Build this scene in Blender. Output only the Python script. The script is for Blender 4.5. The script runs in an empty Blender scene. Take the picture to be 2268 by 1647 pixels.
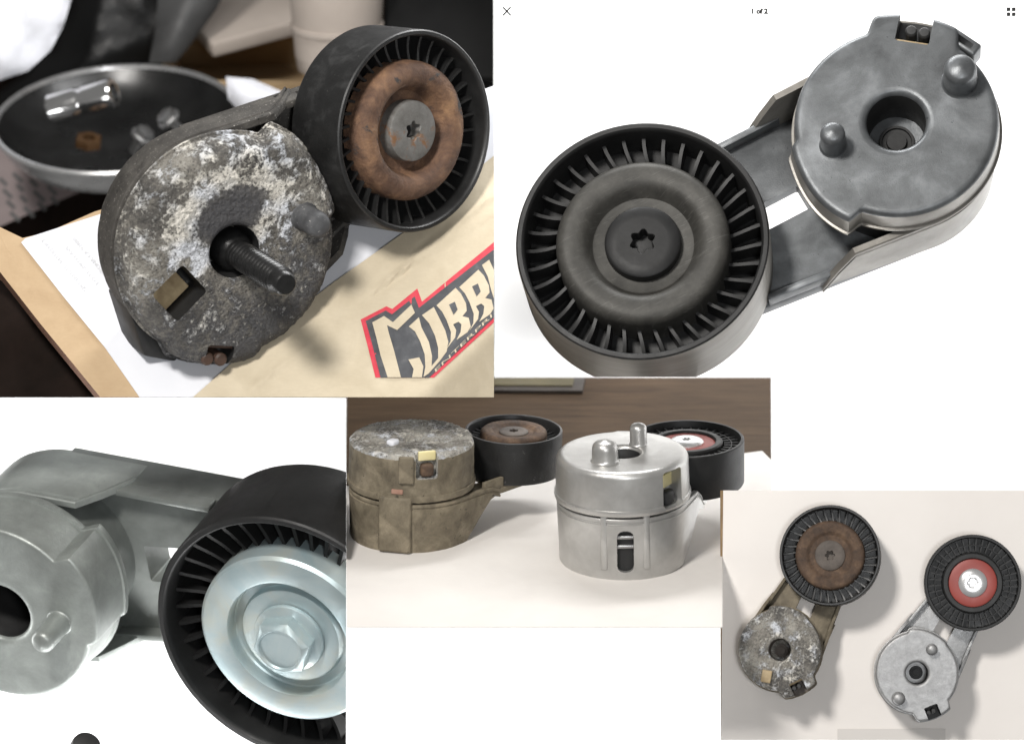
import bpy, bmesh, math, random
from mathutils import Vector, Matrix, noise

random.seed(7)
S = 0.001          # one display pixel of the 2268 x 1647 collage at the wall's plane, in metres
D = 8.0            # camera distance to the plane y = 0
scene = bpy.context.scene
R = math.radians

# ------------------------------------------------------------------ camera, world, lamps
cam_d = bpy.data.cameras.new('camera')
cam_d.sensor_width = 36.0
cam_d.lens = 36.0 * D / 2.268
cam_d.clip_start = 0.1
cam_d.clip_end = 60
cam_d.dof.use_dof = True
cam_d.dof.focus_distance = D + 0.26
cam_d.dof.aperture_fstop = 2.3
cam = bpy.data.objects.new('camera', cam_d)
scene.collection.objects.link(cam)
cam.location = (0, -D, 0)
cam.rotation_euler = (R(90), 0, 0)
scene.camera = cam

world = bpy.data.worlds.new('World')
scene.world = world
world.use_nodes = True
world.node_tree.nodes['Background'].inputs[0].default_value = (1.0, 0.985, 0.96, 1)
world.node_tree.nodes['Background'].inputs[1].default_value = 0.2

def area_lamp(name, loc, target, size, power, col=(1, 1, 1), size_y=None):
    l = bpy.data.lights.new(name, 'AREA')
    l.energy = power
    l.color = col
    l.size = size
    if size_y:
        l.shape = 'RECTANGLE'
        l.size_y = size_y
    o = bpy.data.objects.new(name, l)
    scene.collection.objects.link(o)
    o.location = loc
    o.rotation_euler = (Vector(target) - Vector(loc)).to_track_quat('-Z', 'Y').to_euler()
    return o

area_lamp('key_lamp', (-1.8, -5.0, 3.0), (0, 0.2, 0), 0.95, 400, (1.0, 0.97, 0.93))
area_lamp('fill_lamp', (0.9, -7.6, -0.5), (0.0, 0.2, 0), 0.9, 185, (0.97, 0.985, 1.0))
area_lamp('backdrop_lamp', (2.3, 0.75, -0.1), (0.9, 1.5, 0.1), 0.6, 26, size_y=2.2)
area_lamp('backdrop_lamp', (-0.3, 0.8, -1.75), (-0.4, 1.5, -0.6), 2.6, 60, size_y=0.5)
area_lamp('backdrop_lamp', (0.5, 0.55, 2.3), (0.2, 1.5, -0.1), 1.8, 76, size_y=0.4)

area_lamp('backdrop_lamp', (-1.9, 0.8, -0.55), (-0.7, 1.5, -0.3), 0.5, 16, size_y=1.0)

vs = scene.view_settings
vs.view_transform = 'Standard'
vs.look = 'None'
vs.exposure = 0.0
vs.gamma = 1.0
vs.use_curve_mapping = False
scene.cycles.max_bounces = 6
scene.cycles.use_denoising = True

# ------------------------------------------------------------------ helpers
CAM = Vector((0, -D, 0))

def kf(y):
    return (D + y) / D

def W(px, py, y):
    k = kf(y)
    return Vector(((px - 1134) * S * k, y, (823.5 - py) * S * k))

def V(r, u, t):                       # right, up, towards the viewer -> world
    return Vector((r, -t, u))

class Plane:
    def __init__(self, px, py, y, n):
        self.p = W(px, py, y)
        self.n = V(*n).normalized()
    def at(self, px, py, off=0.0):
        d = W(px, py, 0) - CAM
        t = (self.p + self.n * off * S - CAM).dot(self.n) / d.dot(self.n)
        return CAM + d * t

def link(o, parent=None):
    scene.collection.objects.link(o)
    if parent is not None:
        o.parent = parent
    return o

def tag(o, label=None, cat=None, group=None, kind=None):
    if label: o['label'] = label
    if cat: o['category'] = cat
    if group: o['group'] = group
    if kind: o['kind'] = kind
    return o

def finish(me, angle=35):
    if len(me.polygons):
        me.polygons.foreach_set('use_smooth', [True] * len(me.polygons))
        me.set_sharp_from_angle(angle=R(angle))
    me.update()

def mesh_obj(name, verts, faces, mat, parent=None, angle=35):
    me = bpy.data.meshes.new(name)
    me.from_pydata([tuple(v) for v in verts], [], faces)
    bm = bmesh.new(); bm.from_mesh(me)
    bmesh.ops.recalc_face_normals(bm, faces=bm.faces)
    bm.to_mesh(me); bm.free()
    me.materials.append(mat)
    finish(me, angle)
    return link(bpy.data.objects.new(name, me), parent)

def bm_obj(name, bm, mat, parent=None, angle=35):
    bmesh.ops.recalc_face_normals(bm, faces=bm.faces)
    me = bpy.data.meshes.new(name)
    bm.to_mesh(me); bm.free()
    me.materials.append(mat)
    finish(me, angle)
    return link(bpy.data.objects.new(name, me), parent)

def polar(name, rings, N, mat, parent=None, c0=None, c1=None, disp=None, angle=35):
    """rings of (radius, z); each may be a function of the angle. c0 / c1: z of closing centres."""
    verts, faces = [], []
    for r, z in rings:
        for i in range(N):
            th = 2 * math.pi * i / N
            rr = r(th) if callable(r) else r
            zz = z(th) if callable(z) else z
            p = Vector((rr * math.cos(th), rr * math.sin(th), zz))
            if disp: p = disp(p, th)
            verts.append(p)
    for j in range(len(rings) - 1):
        for i in range(N):
            a, b = j * N + i, j * N + (i + 1) % N
            faces.append((a, b, b + N, a + N))
    if c0 is not None:
        verts.append(Vector((0, 0, c0))); c = len(verts) - 1
        faces += [(c, (i + 1) % N, i) for i in range(N)]
    if c1 is not None:
        verts.append(Vector((0, 0, c1))); c = len(verts) - 1
        o = (len(rings) - 1) * N
        faces += [(c, o + i, o + (i + 1) % N) for i in range(N)]
    return mesh_obj(name, verts, faces, mat, parent, angle)

def prism(name, pts, z0, z1, mat, parent=None, bevel=0.0, angle=35):
    bm = bmesh.new()
    vs_ = [bm.verts.new((x, y, z0)) for x, y in pts]
    f = bm.faces.new(vs_)
    r = bmesh.ops.extrude_face_region(bm, geom=[f])
    bmesh.ops.translate(bm, vec=(0, 0, z1 - z0), verts=[v for v in r['geom'] if isinstance(v, bmesh.types.BMVert)])
    if bevel:
        bmesh.ops.bevel(bm, geom=list(bm.edges), offset=bevel, segments=2, profile=0.5, affect='EDGES')
    return bm_obj(name, bm, mat, parent, angle)

def box_bm(sx, sy, sz, bevel=0):
    bm = bmesh.new()
    bmesh.ops.create_cube(bm, size=1)
    bmesh.ops.scale(bm, vec=(sx, sy, sz), verts=bm.verts)
    if bevel:
        bmesh.ops.bevel(bm, geom=list(bm.edges), offset=bevel, segments=3, profile=0.5, affect='EDGES')
    return bm

def carve(o, cutters, angle=35):
    """boolean difference with throw-away cutter objects"""
    bpy.context.view_layer.update()
    for c in cutters:
        m = o.modifiers.new('cut', 'BOOLEAN'); m.operation = 'DIFFERENCE'; m.solver = 'EXACT'; m.object = c
    dg = bpy.context.evaluated_depsgraph_get()
    me = bpy.data.meshes.new_from_object(o.evaluated_get(dg))
    o.modifiers.clear()
    o.data = me
    finish(me, angle)
    for c in cutters:
        d = c.data
        bpy.data.objects.remove(c)
        bpy.data.meshes.remove(d)

def cutter_box(sx, sy, sz, loc, rz=0, parent=None, bevel=0):
    bm = box_bm(sx, sy, sz, bevel)
    o = bm_obj('cutter', bm, MAT['steel'], parent)
    o.location = loc; o.rotation_euler = (0, 0, rz)
    return o

def cut_plane(root, co, no):
    """trim every mesh below root to the side of the plane away from no (where the neighbouring panel begins)"""
    bpy.context.view_layer.update()
    todo = [o for o in [root] + list(root.children_recursive) if o.type == 'MESH']
    for o in todo:
        mi = o.matrix_world.inverted()
        lc = mi @ co
        ln = (o.matrix_world.to_3x3().transposed() @ no).normalized()
        d = [(v.co - lc).dot(ln) for v in o.data.vertices]
        if max(d) <= 0:
            continue
        if min(d) >= 0:
            for c in list(o.children): pass
            bpy.data.objects.remove(o); continue
        o.data = o.data.copy()
        bm = bmesh.new(); bm.from_mesh(o.data)
        r = bmesh.ops.bisect_plane(bm, geom=list(bm.verts) + list(bm.edges) + list(bm.faces), plane_co=lc, plane_no=ln, clear_outer=True)
        bm.to_mesh(o.data); bm.free(); finish(o.data)

# ------------------------------------------------------------------ materials
MAT = {}

def nt_new(name):
    m = bpy.data.materials.new(name)
    m.use_nodes = True
    nt = m.node_tree
    b = nt.nodes['Principled BSDF']
    return m, nt, b

def N_(nt, typ, **kw):
    n = nt.nodes.new(typ)
    for k, v in kw.items():
        if k.startswith('i_'):
            n.inputs[int(k[2:]) if k[2:].isdigit() else k[2:].replace('_', ' ')].default_value = v
        else:
            setattr(n, k, v)
    return n

def coords(nt, stretch=(1, 1, 1)):
    tc = N_(nt, 'ShaderNodeTexCoord')
    mp = N_(nt, 'ShaderNodeMapping')
    mp.inputs['Scale'].default_value = stretch
    nt.links.new(tc.outputs['Object'], mp.inputs['Vector'])
    return mp.outputs['Vector']

def noise_n(nt, vec, scale, detail=6, rough=0.55, dist=0.0):
    n = N_(nt, 'ShaderNodeTexNoise')
    n.inputs['Scale'].default_value = scale
    n.inputs['Detail'].default_value = detail
    n.inputs['Roughness'].default_value = rough
    n.inputs['Distortion'].default_value = dist
    nt.links.new(vec, n.inputs['Vector'])
    return n.outputs['Fac']

def ramp(nt, fac, stops):
    r = N_(nt, 'ShaderNodeValToRGB')
    e = r.color_ramp.elements
    while len(e) < len(stops): e.new(0.5)
    for el, (p, c) in zip(e, stops):
        el.position = p
        el.color = (c[0], c[1], c[2], 1) if hasattr(c, '__len__') else (c, c, c, 1)
    nt.links.new(fac, r.inputs['Fac'])
    return r.outputs['Color']

def math_n(nt, op, a, b=None, clamp=False):
    n = N_(nt, 'ShaderNodeMath', operation=op, use_clamp=clamp)
    for i, x in enumerate((a, b)):
        if x is None: continue
        if isinstance(x, (int, float)): n.inputs[i].default_value = x
        else: nt.links.new(x, n.inputs[i])
    return n.outputs[0]

def mix_c(nt, fac, a, b, mode='MIX'):
    n = N_(nt, 'ShaderNodeMix', data_type='RGBA', blend_type=mode)
    for sock, x in ((n.inputs[0], fac), (n.inputs[6], a), (n.inputs[7], b)):
        if isinstance(x, (int, float)): sock.default_value = x
        elif isinstance(x, tuple): sock.default_value = (x[0], x[1], x[2], 1)
        else: nt.links.new(x, sock)
    return n.outputs[2]

def add_bump(nt, b, h, strength, dist=0.004):
    n = N_(nt, 'ShaderNodeBump')
    n.inputs['Strength'].default_value = strength
    n.inputs['Distance'].default_value = dist
    nt.links.new(h, n.inputs['Height'])
    nt.links.new(n.outputs['Normal'], b.inputs['Normal'])

def scratches(nt, c, col, amount, dens=1.0):
    """short straight scratches in three directions"""
    for rot, th in ((0.5, 0.66), (1.9, 0.67), (2.8, 0.68)):
        tc = N_(nt, 'ShaderNodeTexCoord')
        mp = N_(nt, 'ShaderNodeMapping')
        mp.inputs['Rotation'].default_value = (0.2, 0.3, rot)
        mp.inputs['Scale'].default_value = (14 * dens, 260 * dens, 14 * dens)
        nt.links.new(tc.outputs['Object'], mp.inputs['Vector'])
        f = noise_n(nt, mp.outputs['Vector'], 1, 2, 0.5)
        c = mix_c(nt, ramp(nt, f, [(th, 0), (th + 0.04, amount)]), c, col)
    return c

def mat(name, stops, scale=12, rough=0.5, metal=0.0, bump=0.15, bscale=90, stretch=(1, 1, 1), detail=8, nrough=0.6, dist=0.3, spec=0.5, rvar=0.15, speck=None, bdist=0.003, scratch=None):
    """mottled material: colour ramp over noise, fine bump, varying roughness, optional dark/light specks (scale, threshold, colour)"""
    m, nt, b = nt_new(name)
    v = coords(nt, stretch)
    f = noise_n(nt, v, scale, detail, nrough, dist)
    c = ramp(nt, f, stops)
    if speck:
        for sc, th, col in speck:
            s = noise_n(nt, v, sc, 3, 0.6)
            c = mix_c(nt, ramp(nt, s, [(th, 0), (min(th + 0.06, 1), 1)]), c, col)
    if scratch:
        c = scratches(nt, c, *scratch)
    nt.links.new(c, b.inputs['Base Color'])
    b.inputs['Metallic'].default_value = metal
    b.inputs['Specular IOR Level'].default_value = spec
    f2 = noise_n(nt, v, scale * 2.3, 5, 0.6)
    rr = math_n(nt, 'MULTIPLY_ADD', f2, rvar * 2)
    n = rr.node; n.inputs[2].default_value = rough - rvar
    nt.links.new(rr, b.inputs['Roughness'])
    if bump:
        add_bump(nt, b, noise_n(nt, v, bscale, 6, 0.65), bump, bdist)
    MAT[name] = m
    return m

def g(x, t=(1, 1, 1)):
    return (x * t[0], x * t[1], x * t[2])

COOL = (0.95, 1.0, 1.04)
WARM = (1.06, 1.0, 0.9)
mat('wall_white', [(0.3, 0.93), (0.7, 0.95)], rough=0.8, bump=0)
mat('steel', [(0.35, 0.3), (0.65, 0.42)], metal=0.9, rough=0.35)
mat('black_plastic', [(0.3, 0.009), (0.7, 0.022)], scale=14, rough=0.42, bump=0.12, speck=[(70, 0.70, (0.06, 0.058, 0.055))])
mat('black_plastic_fine', [(0.3, 0.008), (0.7, 0.016)], scale=10, rough=0.5, bump=0.12, spec=0.35, speck=[(90, 0.74, (0.05, 0.05, 0.048))])
mat('black_worn', [(0.3, 0.007), (0.55, 0.013), (0.72, 0.035)], scale=16, rough=0.45, bump=0.35, bscale=60, spec=0.4, speck=[(26, 0.70, (0.13, 0.12, 0.11)), (120, 0.70, (0.10, 0.095, 0.09))])
mat('recess_shade', [(0.3, 0.006), (0.7, 0.015)], rough=0.6)  # near-black colour puts the shade of bores, cuts and gaps into the surface
mat('bolt_black', [(0.3, 0.007), (0.7, 0.012)], spec=0.25, rough=0.5, bump=0.08, speck=[(60, 0.74, (0.12, 0.12, 0.12))])
mat('stud_black', [(0.3, 0.006), (0.7, 0.016)], rough=0.33, scale=30, bump=0.15, speck=[(150, 0.76, (0.3, 0.3, 0.31))])
# panel 2: grey cast aluminium
mat('alu_grey', [(0.3, g(0.07, COOL)), (0.5, g(0.125, COOL)), (0.7, g(0.22, COOL))], scale=8, nrough=0.62, detail=10, rough=0.42, metal=0.55, bump=0.16, bscale=320, speck=[(75, 0.69, (0.03, 0.032, 0.034))])
mat('alu_grey_lit', [(0.25, g(0.13, WARM)), (0.75, g(0.26, WARM))], scale=9, rough=0.38, metal=0.4, bump=0.1, bscale=130)  # warmer, lighter copy: light from the bright surround put into the colour
mat('rim_reflect', [(0.3, g(0.19, WARM)), (0.7, g(0.27, WARM))], scale=6, rough=0.42, metal=0.2, bump=0.05, stretch=(1, 1, 6))  # grey on the black pulley barrel is a painted reflection of the white around
# panel 3: greenish bright die cast
GR = (0.93, 1.0, 0.95)
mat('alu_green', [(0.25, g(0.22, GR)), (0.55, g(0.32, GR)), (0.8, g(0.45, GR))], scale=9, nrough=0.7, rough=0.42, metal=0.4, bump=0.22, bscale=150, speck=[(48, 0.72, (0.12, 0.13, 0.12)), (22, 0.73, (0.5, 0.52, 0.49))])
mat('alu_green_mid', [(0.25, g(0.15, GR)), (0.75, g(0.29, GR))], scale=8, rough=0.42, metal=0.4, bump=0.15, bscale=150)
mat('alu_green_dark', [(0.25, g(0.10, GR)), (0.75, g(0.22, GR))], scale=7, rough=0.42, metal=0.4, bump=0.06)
mat('zinc', [(0.3, (0.36, 0.47, 0.50)), (0.5, (0.45, 0.53, 0.54)), (0.7, (0.52, 0.54, 0.48))], scale=6, rough=0.42, metal=0.5, bump=0.08, bscale=120, dist=1.0)
# panels 4 and 5: new bright aluminium
mat('alu_new', [(0.25, g(0.36, (1.02, 1, 0.96))), (0.55, g(0.48, (1.01, 1, 0.97))), (0.8, g(0.60, (1.01, 1, 0.97)))], scale=12, rvar=0.08, rough=0.38, metal=0.72, bump=0.1, bscale=160)
mat('old_brown', [(0.28, (0.055, 0.043, 0.028)), (0.5, (0.15, 0.125, 0.085)), (0.72, (0.28, 0.235, 0.165))], scale=14, rough=0.75, bump=0.5, bscale=110, nrough=0.7, speck=[(60, 0.66, (0.05, 0.042, 0.03)), (9, 0.68, (0.2, 0.1, 0.045))])
mat('chip_pink', [(0.3, (0.24, 0.13, 0.09)), (0.7, (0.34, 0.2, 0.15))], scale=40, rough=0.8)
mat('red_seal', [(0.3, (0.22, 0.035, 0.028)), (0.7, (0.30, 0.055, 0.042))], rough=0.5, bump=0.03)
mat('silver_bolt', [(0.3, 0.55), (0.7, 0.75)], metal=0.7, rough=0.3, bump=0.1)
mat('tan_plastic', [(0.35, (0.24, 0.17, 0.09)), (0.6, (0.50, 0.39, 0.23))], rough=0.6, scale=16, bump=0.3)
mat('cream_plastic', [(0.3, (0.62, 0.54, 0.26)), (0.7, (0.7, 0.62, 0.36))], rough=0.45)
mat('rubber', [(0.3, 0.012), (0.7, 0.03)], rough=0.6, bump=0.2)
mat('brown_rubber', [(0.3, (0.03, 0.018, 0.012)), (0.7, (0.09, 0.05, 0.035))], scale=25, rough=0.6, bump=0.3)
mat('rust_dark', [(0.3, (0.03, 0.019, 0.013)), (0.5, (0.075, 0.045, 0.028)), (0.72, (0.16, 0.10, 0.06))], scale=30, rough=0.8, bump=0.5, bscale=200, nrough=0.7)
mat('rust_grey', [(0.3, (0.055, 0.045, 0.038)), (0.7, (0.12, 0.10, 0.085))], scale=30, rough=0.7, bump=0.4, bscale=200)
# panel 1
mat('dark_cast', [(0.25, (0.02, 0.018, 0.016)), (0.5, (0.055, 0.051, 0.046)), (0.8, (0.12, 0.112, 0.10))], scale=14, rough=0.72, bump=0.7, bscale=150, nrough=0.72, spec=0.35, speck=[(170, 0.64, (0.34, 0.32, 0.29)), (60, 0.68, (0.012, 0.011, 0.01))])
mat('pin_grey', [(0.3, (0.035, 0.036, 0.039)), (0.7, (0.11, 0.112, 0.116))], scale=22, rough=0.6, bump=0.4, bscale=130, speck=[(150, 0.66, (0.4, 0.39, 0.38))])
mat('card_side', [(0.3, (0.16, 0.075, 0.045)), (0.7, (0.24, 0.12, 0.075))], rough=0.9, scale=20, bump=0.3)
mat('paper', [(0.3, (0.64, 0.65, 0.69)), (0.7, (0.69, 0.70, 0.735))], scale=5, rough=0.85, bump=0.12, bscale=14, spec=0.2)
mat('paper_pink', [(0.3, (0.26, 0.215, 0.215)), (0.7, (0.33, 0.275, 0.27))], scale=5, rough=0.9, bump=0.05)  # base colour lowered to carry the shade lying on this paper
mat('ink_grey', [(0.3, 0.5), (0.7, 0.58)], rough=0.85, bump=0)
mat('ink_dark', [(0.3, 0.1), (0.7, 0.14)], rough=0.85, bump=0)
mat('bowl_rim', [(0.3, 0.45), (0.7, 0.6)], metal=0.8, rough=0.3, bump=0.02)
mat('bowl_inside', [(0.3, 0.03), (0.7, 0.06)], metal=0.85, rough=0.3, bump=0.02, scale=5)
mat('chrome', [(0.3, 0.75), (0.7, 0.8)], metal=1.0, rough=0.14, bump=0)
mat('reflection_brown', [(0.3, (0.06, 0.032, 0.014)), (0.7, (0.10, 0.052, 0.022))], metal=0.2, rough=0.35, bump=0.1)  # colour of the amber reflection painted below the socket
mat('bag_white', [(0.3, (0.62, 0.63, 0.68)), (0.7, (0.75, 0.76, 0.8))], scale=6, rough=0.4, bump=0.3, bscale=12, bdist=0.02)
mat('bag_black', [(0.3, 0.005), (0.7, 0.011)], scale=3, spec=0.25, rough=0.42, bump=0.3, bscale=8, bdist=0.02)
mat('sheet_grey', [(0.3, 0.02), (0.7, 0.07)], scale=3, rough=0.5, bump=0.2, bscale=8, bdist=0.01)
mat('sheet_beige', [(0.3, (0.36, 0.31, 0.27)), (0.7, (0.44, 0.385, 0.34))], scale=3, rough=0.8)
mat('kraft', [(0.3, (0.32, 0.22, 0.12)), (0.7, (0.42, 0.30, 0.17))], scale=5, rough=0.9)
mat('case_black', [(0.3, 0.004), (0.7, 0.009)], scale=4, rough=0.5, bump=0.05, spec=0.15)
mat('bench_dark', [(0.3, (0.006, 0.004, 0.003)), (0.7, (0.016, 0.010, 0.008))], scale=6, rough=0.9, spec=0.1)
mat('amber', [(0.3, (0.22, 0.09, 0.03)), (0.7, (0.3, 0.13, 0.05))], rough=0.5)
mat('print_red', [(0.3, (0.50, 0.022, 0.045)), (0.7, (0.60, 0.05, 0.075))], scale=40, rough=0.55, bump=0.2, bscale=30)
mat('print_black', [(0.3, (0.045, 0.047, 0.053)), (0.6, (0.075, 0.078, 0.085)), (0.8, (0.15, 0.15, 0.155))], scale=30, rough=0.42, bump=0.25, bscale=40)
# panels 4, 5 setting
mat('paper_warm', [(0.3, (0.59, 0.56, 0.53)), (0.7, (0.67, 0.64, 0.605))], scale=3.5, rough=0.8, bump=0.15, bscale=7, bdist=0.01)
mat('paper_page', [(0.3, (0.71, 0.67, 0.635)), (0.7, (0.78, 0.745, 0.71))], scale=2.5, rough=0.85, bump=0.06, bscale=5)
mat('paper_slip', [(0.3, (0.58, 0.55, 0.52)), (0.7, (0.62, 0.59, 0.56))], scale=4, rough=0.85, bump=0)
mat('frame_dark', [(0.3, (0.018, 0.012, 0.008)), (0.7, (0.035, 0.024, 0.016))], scale=10, rough=0.5)
mat('olive', [(0.3, (0.075, 0.062, 0.025)), (0.7, (0.11, 0.09, 0.04))], scale=10, rough=0.6)
mat('wood_strip', [(0.3, (0.16, 0.10, 0.045)), (0.7, (0.26, 0.17, 0.08))], scale=20, rough=0.7)
mat('ui_black', [(0.3, 0.012), (0.7, 0.014)], rough=0.7, bump=0)

def make_wood():
    m, nt, b = nt_new('wood')
    v = coords(nt, (1.2, 9, 9))
    f = noise_n(nt, v, 4, 10, 0.7, 0.6)
    v2 = coords(nt, (1, 1, 1))
    f2 = noise_n(nt, v2, 3, 4, 0.5)
    c = ramp(nt, f, [(0.3, (0.022, 0.012, 0.006)), (0.55, (0.056, 0.034, 0.018)), (0.75, (0.09, 0.058, 0.034))])
    c = mix_c(nt, math_n(nt, 'MULTIPLY', f2, 0.5), c, (0.075, 0.050, 0.030))
    nt.links.new(c, b.inputs['Base Color'])
    b.inputs['Roughness'].default_value = 0.75
    b.inputs['Specular IOR Level'].default_value = 0.2
    add_bump(nt, b, f, 0.25, 0.004)
    MAT['wood'] = m
make_wood()

def make_card(name, lo, hi):
    m, nt, b = nt_new(name)
    v = coords(nt)
    f = noise_n(nt, v, 7, 8, 0.65, 0.4)
    fib = noise_n(nt, coords(nt, (60, 60, 260)), 1, 3, 0.6)
    c = ramp(nt, f, [(0.28, lo), (0.72, hi)])
    c = mix_c(nt, math_n(nt, 'MULTIPLY', fib, 0.25), c, tuple(x * 0.72 for x in lo))
    nt.links.new(c, b.inputs['Base Color'])
    b.inputs['Roughness'].default_value = 0.75
    b.inputs['Specular IOR Level'].default_value = 0.3
    # creases: thin bands of a distorted noise
    cr = noise_n(nt, v, 4.5, 3, 0.5, 0.6)
    band = ramp(nt, cr, [(0.47, 0), (0.50, 1), (0.53, 0)])
    h = math_n(nt, 'ADD', math_n(nt, 'MULTIPLY', band, 0.25), noise_n(nt, v, 30, 5, 0.6))
    add_bump(nt, b, h, 0.35, 0.004)
    MAT[name] = m
make_card('card_cream', (0.48, 0.41, 0.295), (0.63, 0.55, 0.415))
make_card('card_tan', (0.40, 0.28, 0.165), (0.52, 0.385, 0.24))

def make_corroded(name, rb, lift=0.0, white=0.60, seed=0.0, bare=1.0, coarse=1.0):
    """chalky oxide over cast aluminium: sandy grey base, fine pits, white flakes, smooth bare patches; rb = face radius in metres"""
    m, nt, b = nt_new(name)
    v0 = coords(nt, (1 / rb, 1 / rb, 1 / rb))
    off = N_(nt, 'ShaderNodeMapping'); off.inputs['Location'].default_value = (seed, seed * 0.7, 0)
    nt.links.new(v0, off.inputs['Vector'])
    v = off.outputs['Vector']
    big = noise_n(nt, v, 2.0 * coarse, 4, 0.5, 0.3)
    mid = noise_n(nt, v, 6.0 * coarse, 12, 0.72, 0.3)
    fine = noise_n(nt, v, 26 * coarse, 8, 0.7)
    pits = noise_n(nt, v, 42 * coarse, 5, 0.65)
    sep = N_(nt, 'ShaderNodeSeparateXYZ'); nt.links.new(v0, sep.inputs[0])
    X, Y = sep.outputs[0], sep.outputs[1]
    tone = math_n(nt, 'ADD', math_n(nt, 'MULTIPLY', big, 0.7), math_n(nt, 'MULTIPLY', fine, 0.45))
    tone = math_n(nt, 'ADD', tone, lift - 0.035)
    c = ramp(nt, tone, [(0.38, (0.045, 0.044, 0.044)), (0.50, (0.13, 0.123, 0.112)), (0.60, (0.27, 0.253, 0.222)), (0.72, (0.46, 0.44, 0.395))])
    # white flakes
    fl = math_n(nt, 'ADD', math_n(nt, 'MULTIPLY', mid, 0.8), math_n(nt, 'MULTIPLY', fine, 0.35))
    if bare:
        r2 = math_n(nt, 'POWER', math_n(nt, 'ADD', math_n(nt, 'MULTIPLY', X, X), math_n(nt, 'MULTIPLY', Y, Y)), 0.5)
        # smooth dark metal: an arc beside the bore on the +y side and scattered areas on the -y side
        dx = math_n(nt, 'SUBTRACT', X, 0.10); dy = math_n(nt, 'SUBTRACT', Y, 0.34)
        dd = math_n(nt, 'POWER', math_n(nt, 'ADD', math_n(nt, 'MULTIPLY', dx, dx), math_n(nt, 'MULTIPLY', math_n(nt, 'MULTIPLY', dy, dy), 2.6)), 0.5)
        edge = math_n(nt, 'ADD', math_n(nt, 'MULTIPLY', mid, 0.55), math_n(nt, 'MULTIPLY', big, 0.20))
        sd = math_n(nt, 'SUBTRACT', math_n(nt, 'ADD', edge, 0.09), dd)
        patch = ramp(nt, sd, [(-0.0, 0), (0.06, 0.6), (0.24, 0.92)])
        ring = ramp(nt, sd, [(0.0, 0), (0.02, 0.0)])
        near = ramp(nt, math_n(nt, 'ADD', math_n(nt, 'MULTIPLY', sd, 1.0), 0.5), [(0.18, 0), (0.46, 1), (0.58, 1), (0.68, 0)])
        low = ramp(nt, math_n(nt, 'SUBTRACT', math_n(nt, 'MULTIPLY', mid, 1.0), math_n(nt, 'MULTIPLY', Y, 0.16)), [(0.50, 0), (0.60, 0.85)])
        low = math_n(nt, 'MULTIPLY', low, ramp(nt, Y, [(0.0, 1), (0.25, 0)]))
        c = mix_c(nt, low, c, mix_c(nt, fine, (0.05, 0.05, 0.055), (0.13, 0.13, 0.135)))
        c = mix_c(nt, patch, c, mix_c(nt, fine, (0.030, 0.030, 0.034), (0.085, 0.085, 0.092)))
        fl = math_n(nt, 'ADD', fl, math_n(nt, 'MULTIPLY', near, 0.13))
        fl = math_n(nt, 'ADD', fl, math_n(nt, 'MULTIPLY', Y, 0.045))
        fl = math_n(nt, 'SUBTRACT', fl, math_n(nt, 'MULTIPLY', patch, 0.10))
    else:
        fl = math_n(nt, 'ADD', fl, 0.03)
    fmask = ramp(nt, fl, [(0.60, 0), (0.68, 0.95)])
    tint = noise_n(nt, v, 2.7, 2, 0.5)
    wc = mix_c(nt, ramp(nt, tint, [(0.42, 0), (0.60, 1)]), (white, white * 0.955, white * 0.86), (white * 0.93, white * 0.96, white * 1.02))
    c = mix_c(nt, fmask, c, wc)
    # pits and grit, thinner on the smooth metal
    pm = ramp(nt, pits, [(0.36, 0.75), (0.44, 0)])
    c = mix_c(nt, pm, c, (0.05, 0.046, 0.042))
    nt.links.new(c, b.inputs['Base Color'])
    b.inputs['Roughness'].default_value = 0.72
    b.inputs['Specular IOR Level'].default_value = 0.35
    h = math_n(nt, 'ADD', math_n(nt, 'MULTIPLY', fmask, 0.30), math_n(nt, 'MULTIPLY', pits, 0.65))
    h = math_n(nt, 'ADD', h, math_n(nt, 'MULTIPLY', mid, 0.5))
    if bare:
        h = math_n(nt, 'MULTIPLY', h, math_n(nt, 'SUBTRACT', 1.0, math_n(nt, 'MULTIPLY', patch, 0.75)))
    add_bump(nt, b, h, 0.9, 0.022 * rb / 0.26)
    MAT[name] = m

def make_rust(name, rb):
    m, nt, b = nt_new(name)
    v = coords(nt, (1 / rb, 1 / rb, 1 / rb))
    f = noise_n(nt, v, 3.0, 9, 0.68, 0.4)
    c = ramp(nt, f, [(0.3, (0.045, 0.024, 0.016)), (0.45, (0.115, 0.062, 0.038)), (0.56, (0.19, 0.105, 0.06)), (0.7, (0.33, 0.19, 0.10))])
    f2 = noise_n(nt, v, 5.0, 9, 0.75, 0.1)
    c = mix_c(nt, ramp(nt, f2, [(0.63, 0), (0.72, 0.55)]), c, (0.32, 0.26, 0.20))
    f3 = noise_n(nt, v, 2.2, 6, 0.7, 0.3)
    c = mix_c(nt, ramp(nt, f3, [(0.58, 0), (0.63, 1)]), c, (0.035, 0.034, 0.034))
    nt.links.new(c, b.inputs['Base Color'])
    b.inputs['Roughness'].default_value = 0.72
    h = math_n(nt, 'ADD', noise_n(nt, v, 22, 8, 0.7), math_n(nt, 'MULTIPLY', f2, 0.6))
    add_bump(nt, b, h, 0.55, 0.008)
    MAT[name] = m

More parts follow.
